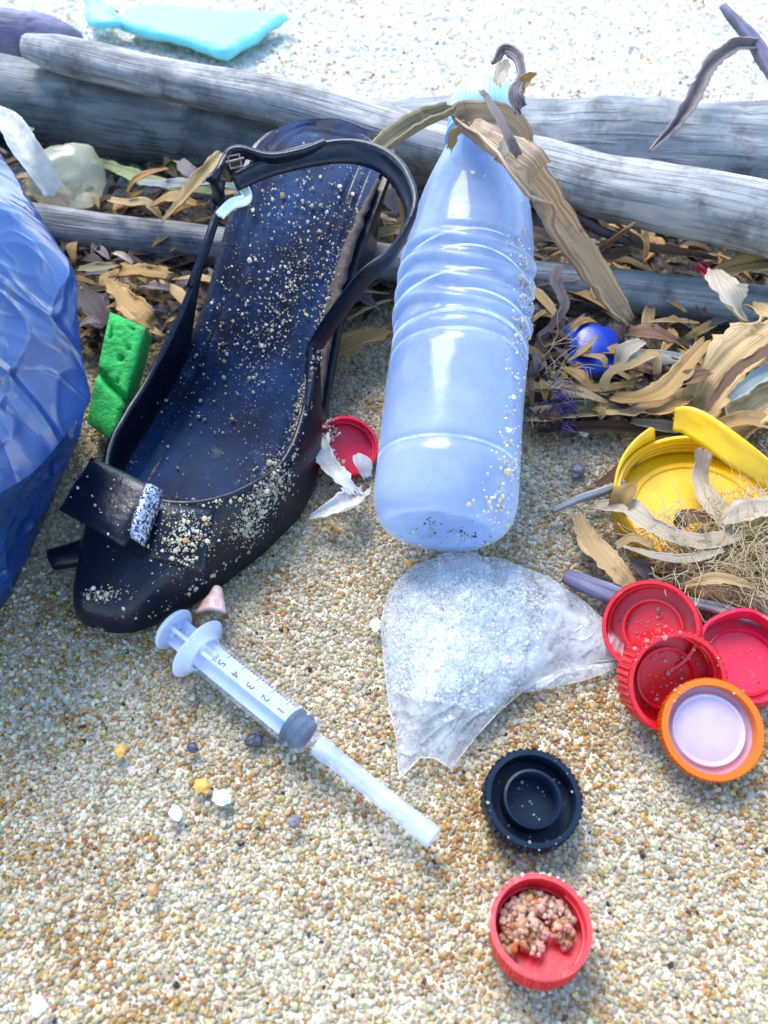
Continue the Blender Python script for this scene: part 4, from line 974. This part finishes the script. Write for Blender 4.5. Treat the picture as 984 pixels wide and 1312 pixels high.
# ------------------------------------------------------------------ dry leaves and husks
DL = 'dry leaf'
for a in [
 ('long tan dry leaf lying flat above the yellow lid', [(672, 536, .008), (740, 528, .011), (820, 520, .015), (900, 524, .016), (970, 528, .012), (1020, 530, .010)], [22, 34, 44, 50, 40, 30], 'straw_pale'),
 ('brown shaded leaf edge under the long tan leaf', [(690, 552, .004), (760, 548, .006), (830, 552, .007), (880, 556, .005)], [14, 22, 22, 8], 'straw_brown'),
 ('white papery leaf tongue under the long tan leaf', [(810, 540, .010), (850, 548, .011), (885, 552, .007)], [10, 24, 10], 'husk_white'),
 ('golden curved leaf blade bowed above the long tan leaf', [(782, 508, .016), (815, 512, .020), (850, 500, .024), (880, 468, .028), (906, 437, .030)], [14, 22, 26, 24, 12], 'straw'),
 ('looped tan leaf strip beside the blue shard', [(772, 500, .018), (782, 480, .024), (812, 466, .028), (838, 455, .028), (842, 480, .022)], [10, 14, 16, 14, 8], 'straw_pale'),
 ('ragged red brown husk at the tip of the trailing leaf', [(800, 428, .026), (835, 428, .030), (868, 438, .026)], [18, 34, 14], 'straw_brown'),
 ('grey papery leaf under the ragged husk', [(800, 452, .016), (840, 460, .018), (890, 462, .014)], [14, 28, 14], 'straw_grey'),
 ('pale folded husk standing up against the pole', [(914, 346, .040), (928, 372, .040), (944, 398, .034), (958, 420, .024)], [14, 44, 54, 30], 'husk_white'),
 ('tan grooved leaf above the pole behind the pale husk', [(918, 352, .030), (952, 342, .034), (990, 338, .034), (1020, 336, .03)], [20, 38, 40, 30], 'straw'),
 ('wide sandy leaf sheath leaning up beside the pole', [(892, 540, .012), (918, 492, .022), (950, 455, .030), (995, 420, .034)], [36, 60, 66, 50], 'straw_pale'),
 ('grey green leaf blade across the sandy sheath', [(936, 512, .026), (962, 492, .030), (1000, 462, .032)], [10, 22, 24], 'straw_grey'),
 ('rust brown leaf strip lying on the sandy sheath', [(905, 525, .024), (940, 478, .033), (990, 446, .038)], [8, 14, 16], 'straw_brown'),
 ('orange tan leaf strip low beside the sandy sheath', [(880, 545, .014), (895, 505, .018), (892, 468, .020)], [10, 16, 10], 'straw'),
 ('dry leaf strip curling out of the picture above the yellow band', [(905, 552, .016), (950, 540, .022), (1000, 548, .022)], [14, 26, 26], 'straw'),
 ('twisted fibrous stalk hanging beside the bottle', [(688, 432, .016), (708, 418, .022), (722, 392, .030), (712, 362, .036), (718, 340, .04)], [10, 12, 14, 16, 8], 'straw_violet'),
 ('small pale strip lying on the blue shard', [(728, 462, .026), (746, 450, .029), (764, 432, .028)], [3, 8, 3], 'straw_pale'),
 ('dark brown stem crossing below the blue shard', [(762, 500, .014), (790, 515, .015), (815, 532, .014)], [8, 12, 8], 'straw_dark'),
 ('tan broken husk on the sand between shoe and bottle', [(396, 462, .010), (430, 452, .014), (465, 436, .015), (500, 424, .012)], [16, 34, 36, 18], 'straw'),
 ('cream curled leaf seen through the slingback loop', [(466, 312, .030), (488, 300, .034), (512, 296, .034), (532, 302, .03)], [6, 18, 20, 10], 'straw_pale'),
 ('upright amber leaf tip inside the slingback loop', [(520, 312, .034), (518, 285, .044), (512, 252, .054)], [12, 14, 2], 'leaf_orange'),
 ('violet brown leaf behind the slingback loop', [(474, 228, .050), (492, 250, .048), (508, 275, .040)], [14, 28, 18], 'straw_violet'),
 ('white leaf curl deep inside the slingback loop', [(478, 272, .034), (492, 280, .036), (508, 284, .034)], [8, 14, 8], 'husk_white'),
 ('pale green leaf strips under the mossy log', [(122, 206, .020), (160, 222, .024), (210, 240, .026), (285, 248, .022)], [12, 22, 28, 20], 'leaf_green'),
 ('grey leaf blade lying along the pole behind the shoe strap', [(180, 236, .028), (225, 238, .030), (280, 236, .028)], [12, 20, 14], 'straw_grey'),
 ('orange curled leaf between the mossy log and pole', [(164, 248, .030), (174, 232, .036), (192, 222, .038), (215, 216, .036)], [10, 16, 12, 4], 'leaf_orange'),
 ('tan fibre bundle leaning on the shoe strap', [(208, 285, .028), (240, 252, .040), (264, 222, .050), (284, 196, .056)], [8, 26, 26, 12], 'straw_pale'),
 ('violet brown bark chip before the mossy log', [(230, 206, .040), (242, 220, .040), (256, 234, .036)], [14, 22, 12], 'straw_violet'),
 ('cream leaf curl beside the yellowed pouch', [(140, 256, .028), (164, 262, .032), (186, 262, .030), (206, 278, .024)], [8, 18, 20, 10], 'straw_pale'),
 ('bright green leaf scrap by the white strip', [(22, 170, .040), (32, 166, .042), (42, 168, .042)], [8, 11, 7], 'leaf_green'),
 ('tan husk with ridges under the pole beside the shoe', [(152, 352, .022), (180, 350, .026), (216, 354, .024)], [18, 28, 22], 'straw'),
 ('yellow brown husk above the green sponge', [(142, 362, .024), (158, 382, .028), (182, 406, .028), (196, 420, .024)], [14, 30, 32, 16], 'straw'),
 ('white chip under the pole beside the bag', [(146, 324, .026), (156, 328, .027), (170, 338, .024)], [6, 11, 6], 'husk_white'),
 ('violet leaf scrap under the tan ridged husk', [(186, 366, .024), (200, 368, .025), (216, 372, .022)], [8, 14, 8], 'straw_violet'),
 ('dark rotten leaf between the bag and the husks', [(104, 372, .020), (120, 392, .024), (132, 420, .022)], [20, 34, 20], 'straw_dark'),
 ('olive brown rotten leaf under the pole by the bag', [(100, 346, .024), (128, 344, .026), (152, 340, .022)], [10, 22, 12], 'straw_stalk'),
 ('red brown leaf scrap beside the green sponge', [(102, 418, .026), (116, 410, .028), (130, 414, .026)], [6, 14, 6], 'straw_violet'),
 ('whitish leaf sheath lying across the yellow lid', [(762, 648, .010), (800, 652, .017), (838, 676, .018), (885, 694, .018), (932, 690, .018), (945, 662, .019)], [16, 30, 30, 26, 22, 10], 'husk_white'),
 ('translucent leaf strip hanging over the lid rim', [(902, 575, .018), (896, 612, .012), (912, 650, .013), (936, 682, .017)], [18, 20, 30, 16], 'husk_white'),
 ('brown cupped leaf piece inside the yellow lid', [(868, 676, .010), (880, 664, .014), (912, 664, .014)], [12, 22, 10], 'straw_brown'),
 ('tan leaf strip running down beside the yellow lid', [(738, 662, .005), (758, 698, .009), (786, 730, .011), (812, 756, .009)], [16, 30, 32, 14], 'straw_pale'),
 ('amber leaf fold standing at the lid edge', [(792, 652, .014), (800, 636, .020), (812, 622, .022)], [26, 30, 10], 'straw'),
 ('brown dry leaf piece on the sand behind the small stick', [(764, 622, .006), (790, 606, .008), (818, 586, .009)], [8, 16, 10], 'straw_brown'),
 ('dark brown flake below the yellow lid', [(812, 716, .010), (826, 732, .012), (838, 748, .010)], [16, 26, 14], 'straw_dark'),
 ('pale leaf strip among the fibres beside the yellow lid', [(790, 700, .012), (812, 690, .016), (836, 702, .016)], [8, 14, 8], 'straw_pale'),
 ('thin rust leaf below the pale log', [(790, 288, .040), (830, 316, .034), (880, 326, .034), (920, 332, .032)], [6, 16, 18, 8], 'straw_brown'),
 ('rust red leaf between pale log and pole', [(752, 326, .022), (780, 330, .026), (808, 322, .026)], [12, 26, 14], 'straw_brown'),
 ('tan leaf strip between pale log and pole', [(762, 314, .030), (795, 312, .032), (830, 312, .030)], [6, 12, 6], 'straw'),
 ('broad pale husk slab under the torn yellow band end', [(936, 566, .014), (966, 526, .022), (1005, 500, .026)], [30, 52, 46], 'straw_pale'),
 ('brown curled husk between the sandy sheath and the golden blade', [(858, 500, .020), (884, 486, .027), (908, 478, .026)], [10, 24, 12], 'straw_brown'),
 ('cream husk flap standing beside the blue shard', [(790, 470, .022), (802, 452, .029), (824, 438, .031)], [12, 26, 12], 'husk_white'),
 ('straight straw blade between bottle and looped strip', [(696, 506, .012), (755, 499, .017), (815, 492, .018)], [6, 15, 7], 'straw'),
 ('amber husk tip under the golden curved blade', [(828, 531, .016), (858, 523, .021), (886, 508, .020)], [10, 18, 8], 'leaf_orange'),
 ('thin white wisp along the lower lid rim', [(798, 700, .015), (840, 713, .017), (882, 717, .017), (928, 706, .019)], [4, 12, 15, 6], 'husk_white'),
 ('cream leaf skin draped on the golden fibres', [(926, 670, .021), (955, 655, .024), (995, 650, .025)], [14, 30, 26], 'husk_white'),
 ('tan leaf skin lying low on the golden fibres', [(878, 750, .015), (920, 742, .019), (968, 752, .017)], [8, 20, 8], 'straw_pale'),
 ('tan husk lying across the gap under the mossy log', [(194, 264, .030), (222, 255, .035), (252, 263, .032)], [10, 22, 10], 'straw'),
 ('cream husk sliver beside the tan fibre bundle', [(262, 264, .036), (281, 251, .043), (302, 246, .045)], [6, 16, 8], 'straw_pale'),
 ('wide cream husk beside the pole, next to the pale folded husk', [(960, 392, .026), (985, 404, .030), (1020, 412, .03)], [20, 40, 34], 'straw_pale'),
 ('small fan of tan fibre tied to the dark stem', [(824, 300, .042), (828, 312, .040), (826, 330, .034)], [12, 8, 6], 'leaf_orange'),
]:
    leaf('dry_leaf', a[0], DL, a[1], a[2], M[a[3]], 'dry leaves and husks')
# white shreds lying over the small red cap
leaf('plastic_shred', 'white torn shred on the sand below the small red cap', 'plastic piece', [(396, 664, .005), (425, 654, .009), (448, 645, .010), (462, 628, .008)], [6, 26, 36, 24], M['film_pale'], n=30, cup=.3)
leaf('plastic_shred', 'pale wrinkled shred draped over the small red cap', 'plastic piece', [(410, 560, .012), (418, 590, .012), (436, 612, .012), (456, 634, .010)], [20, 26, 24, 18], M['film_pale'], n=30, rag=.5)
leaf('plastic_shred', 'pinkish clear shred between small red cap and bottle', 'plastic piece', [(456, 582, .014), (464, 596, .012), (470, 612, .008)], [8, 22, 12], M['film_pale'], n=20)

# ------------------------------------------------------------------ fibre mats
def fibres(name, label, spots, material, rad=.00022, cat='fibre clump', sink=0.0):
    v, f = [], []; rnd = random.Random(len(spots) * 13 + 5)
    for (x, y, sx, sy, z, n, ln) in spots:
        for _ in range(n):
            px, py = rnd.gauss(x, sx), min(rnd.gauss(y, sy), y + 1.6 * sy); c = at(px, py, z); a = rnd.gauss(.2, .8)
            c.z += rnd.uniform(-.5, .6) * z; L_ = ln * rnd.uniform(.5, 1.4); P = []; q = c.copy(); d = V((math.cos(a), math.sin(a), rnd.uniform(-.3, .3)))
            for i in range(8):
                P.append(q.copy()); d += V((rnd.gauss(0, .35), rnd.gauss(0, .35), rnd.gauss(0, .2) - .05)); d.normalize(); q = q + d * L_ / 8
                q.z = max(q.z, .002)
                if cat == 'fibre clump' and q.y < .166: d.y = abs(d.y); q.y = .166
            tv, tf, _u = tube(P, [rad * rnd.uniform(.6, 1.5)] * 8, 4); o_ = len(v); v += tv; f += [tuple(i + o_ for i in g) for g in tf]
    o = mk(name, v, f, material); return props(o, label, cat)
fibres('fibre_clump', 'matted golden coir fibres spilling over the yellow lid', [(930, 720, 40, 26, .012, 620, .026), (965, 680, 22, 26, .016, 360, .024), (900, 735, 32, 12, .010, 260, .020), (960, 760, 22, 12, .008, 260, .018), (850, 690, 24, 12, .014, 90, .020)], M['fibre'], rad=.00013)
fibres('fibre_clump', 'wispy pale root fibres between bottle and dry leaves', [(712, 488, 18, 16, .012, 60, .02), (702, 470, 8, 20, .016, 16, .03)], M['fibre'], rad=.00014)
fibres('seaweed_tuft', 'dark violet seaweed tuft on the long tan leaf', [(712, 516, 9, 5, .014, 60, .007), (722, 538, 3, 10, .008, 30, .008)], M['violet_weed'], rad=.0003, cat='seaweed')
v, f = [], []                                            # under-mat of the fibre clump: a shaggy cushion with holes
for i, (x, y, rx, ry, rz) in enumerate([(945, 725, .024, .016, .007), (978, 688, .016, .014, .010), (905, 738, .016, .008, .006)]):
    a, b = pillow(x, y, .006, rx, ry, rz, .1, i * 3.0, .5); o_ = len(v); v += a; f += [tuple(k + o_ for k in g) for g in b]
props(mk('fibre_cushion', v, f, M['straw']), 'brown tangle of husk beneath the golden fibres', 'husk')
for (x, y, r, lb) in [(862, 722, 12, 'round brown seed pit in the fibres by the lid rim'), (942, 742, 12, 'dark brown seed pit deep in the golden fibres'), (970, 728, 9, 'small dark pit at the edge of the golden fibres')]:
    c = at(x, y, .012); v, f = pillow(x, y, .013, m_of(r, c), m_of(r, c) * .8, m_of(r, c) * .6, .3, r * 1.0, .2)
    props(mk('seed', v, f, M['straw_brown'] if r > 10 else M['straw_dark']), lb, 'seed')

# ------------------------------------------------------------------ rotten litter in the gaps of the pile (nobody could count it)
def litter(label, count, material, seed, big, hi):
    v, f, uvs = [], [], []; rnd = random.Random(seed)
    while count:
        px = rnd.uniform(-160, 1160); py = rnd.uniform(190, 545)
        lim = 445 if px < 640 else 545                     # where the open sand begins
        if px > 640: lim = 540 + 25 * noise.noise(V((px * .02, 0, seed)))
        if py > lim or (330 < px < 480 and py > 400) or (py > 420 and 480 <= px < 660): continue
        count -= 1
        c = at(px, py, rnd.uniform(.001, hi)); a = rnd.uniform(0, 6.283); L_ = rnd.uniform(.005, big); d = V((math.cos(a), math.sin(a), rnd.uniform(-.2, .2)))
        P = [c - d * L_ / 2, c + V((rnd.gauss(0, .001), rnd.gauss(0, .001), rnd.uniform(0, .003))), c + d * L_ / 2]
        lo = min(q.z for q in P)
        if lo < .001:
            for q in P: q.z += .001 - lo
        tv, tf, tu = ribbon(P, [.001, rnd.uniform(.002, .0075), .001], n=7, k=4, cup=.35, ridges=.2, rag=.3, seed=rnd.uniform(0, 50)); o_ = len(v); v += tv; uvs += tu; f += [tuple(k + o_ for k in g) for g in tf]
    props(mk('leaf_litter', v, f, material, uv=uvs, thick=.0004), label, 'litter', kind='stuff')
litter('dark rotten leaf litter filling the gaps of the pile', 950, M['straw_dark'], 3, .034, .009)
litter('pale bits of husk scattered through the pile', 190, M['straw_pale'], 8, .036, .017)
litter('brown crumbled leaf litter scattered through the pile', 280, M['straw_brown'], 4, .030, .013)
litter('tan bits of straw scattered through the pile', 260, M['straw'], 5, .034, .016)
litter('violet grey scraps of stalk scattered through the pile', 260, M['straw_violet'], 6, .026, .014)

# ------------------------------------------------------------------ pebbles and shell bits
def pebble(name, label, px, py, rpx, material, flat=.6, seed=0.0, z=.002):
    c = at(px, py, z); r = m_of(rpx, c); v, f = pillow(px, py, z, r * 1.1, r * .9, r * flat, seed, seed * 3.1, .35, .02)
    props(mk(name, v, f, material, sharp=35), label, name.split('_')[0])
def pm(name, c): return mat(name, [(0.3, tuple(x * .7 for x in c)), (0.7, c)], scale=300, rough=.5, bump=.4)
M['p_dark'] = pm('dark_stone', (.05, .045, .08)); M['p_grey'] = pm('grey_stone', (.16, .14, .17)); M['p_amber'] = pm('amber_stone', (.70, .36, .06)); M['p_white'] = pm('white_chip', (.80, .80, .78)); M['p_rust'] = pm('rust_stone', (.45, .20, .08))
v, f = [], []
c = at(274, 778, .004)
for i in range(9):
    for j in range(7):
        a, b = i / 8, j / 6; wdt = .0055 * (1 - .75 * a)
        v.append(c + V((wdt * (b - .5) * 2 + .001 * a, -.005 + .011 * a, .003 + .003 * math.cos((b - .5) * 2.6) - .001 * a + .0003 * math.sin(a * 40))))
f = [(i * 7 + j, i * 7 + j + 1, (i + 1) * 7 + j + 1, (i + 1) * 7 + j) for i in range(8) for j in range(6)]
props(mk('shell_fragment', v, f, M['shell_pink'], thick=.0014), 'pink ridged shell fragment beside the syringe plunger', 'shell')
for a in [('pebble', 'dark violet pebble below the syringe barrel', 325, 948, 10, 'p_dark'), ('pebble', 'grey violet pebble left of the yellow lid on open sand', 740, 603, 10, 'p_grey'), ('pebble', 'bright amber pebble on open sand below the syringe', 259, 1007, 10, 'p_amber'),
          ('pebble', 'flat white chip touching the amber pebble', 284, 1022, 11, 'p_white'), ('pebble', 'small slate pebble below the needle cap', 377, 1053, 8, 'p_grey'), ('pebble', 'tiny dark pebble near the syringe flange', 247, 958, 7, 'p_dark'),
          ('pebble', 'rust pebble at the lower picture edge', 195, 1140, 8, 'p_rust'), ('pebble', 'white chip in the lower corner beside open sand', 50, 1292, 9, 'p_white'), ('pebble', 'orange chip near the tip of the plastic film', 524, 722, 6, 'p_amber'),
          ('pebble', 'small brown stone between grey pebble and yellow lid', 783, 604, 6, 'p_rust'), ('pebble', 'amber chip at the left picture edge of open sand', 154, 962, 8, 'p_amber'), ('pebble', 'white round chip beside the plastic film edge', 482, 801, 9, 'p_white'),
          ('pebble', 'white chip on the sand above the grey pebble', 748, 552, 8, 'p_white'), ('pebble', 'pale flat chip on sand left of the film', 225, 1042, 9, 'p_white')]:
    pebble(a[0], a[1], a[2], a[3], a[4], M[a[5]], seed=a[2] * .01)
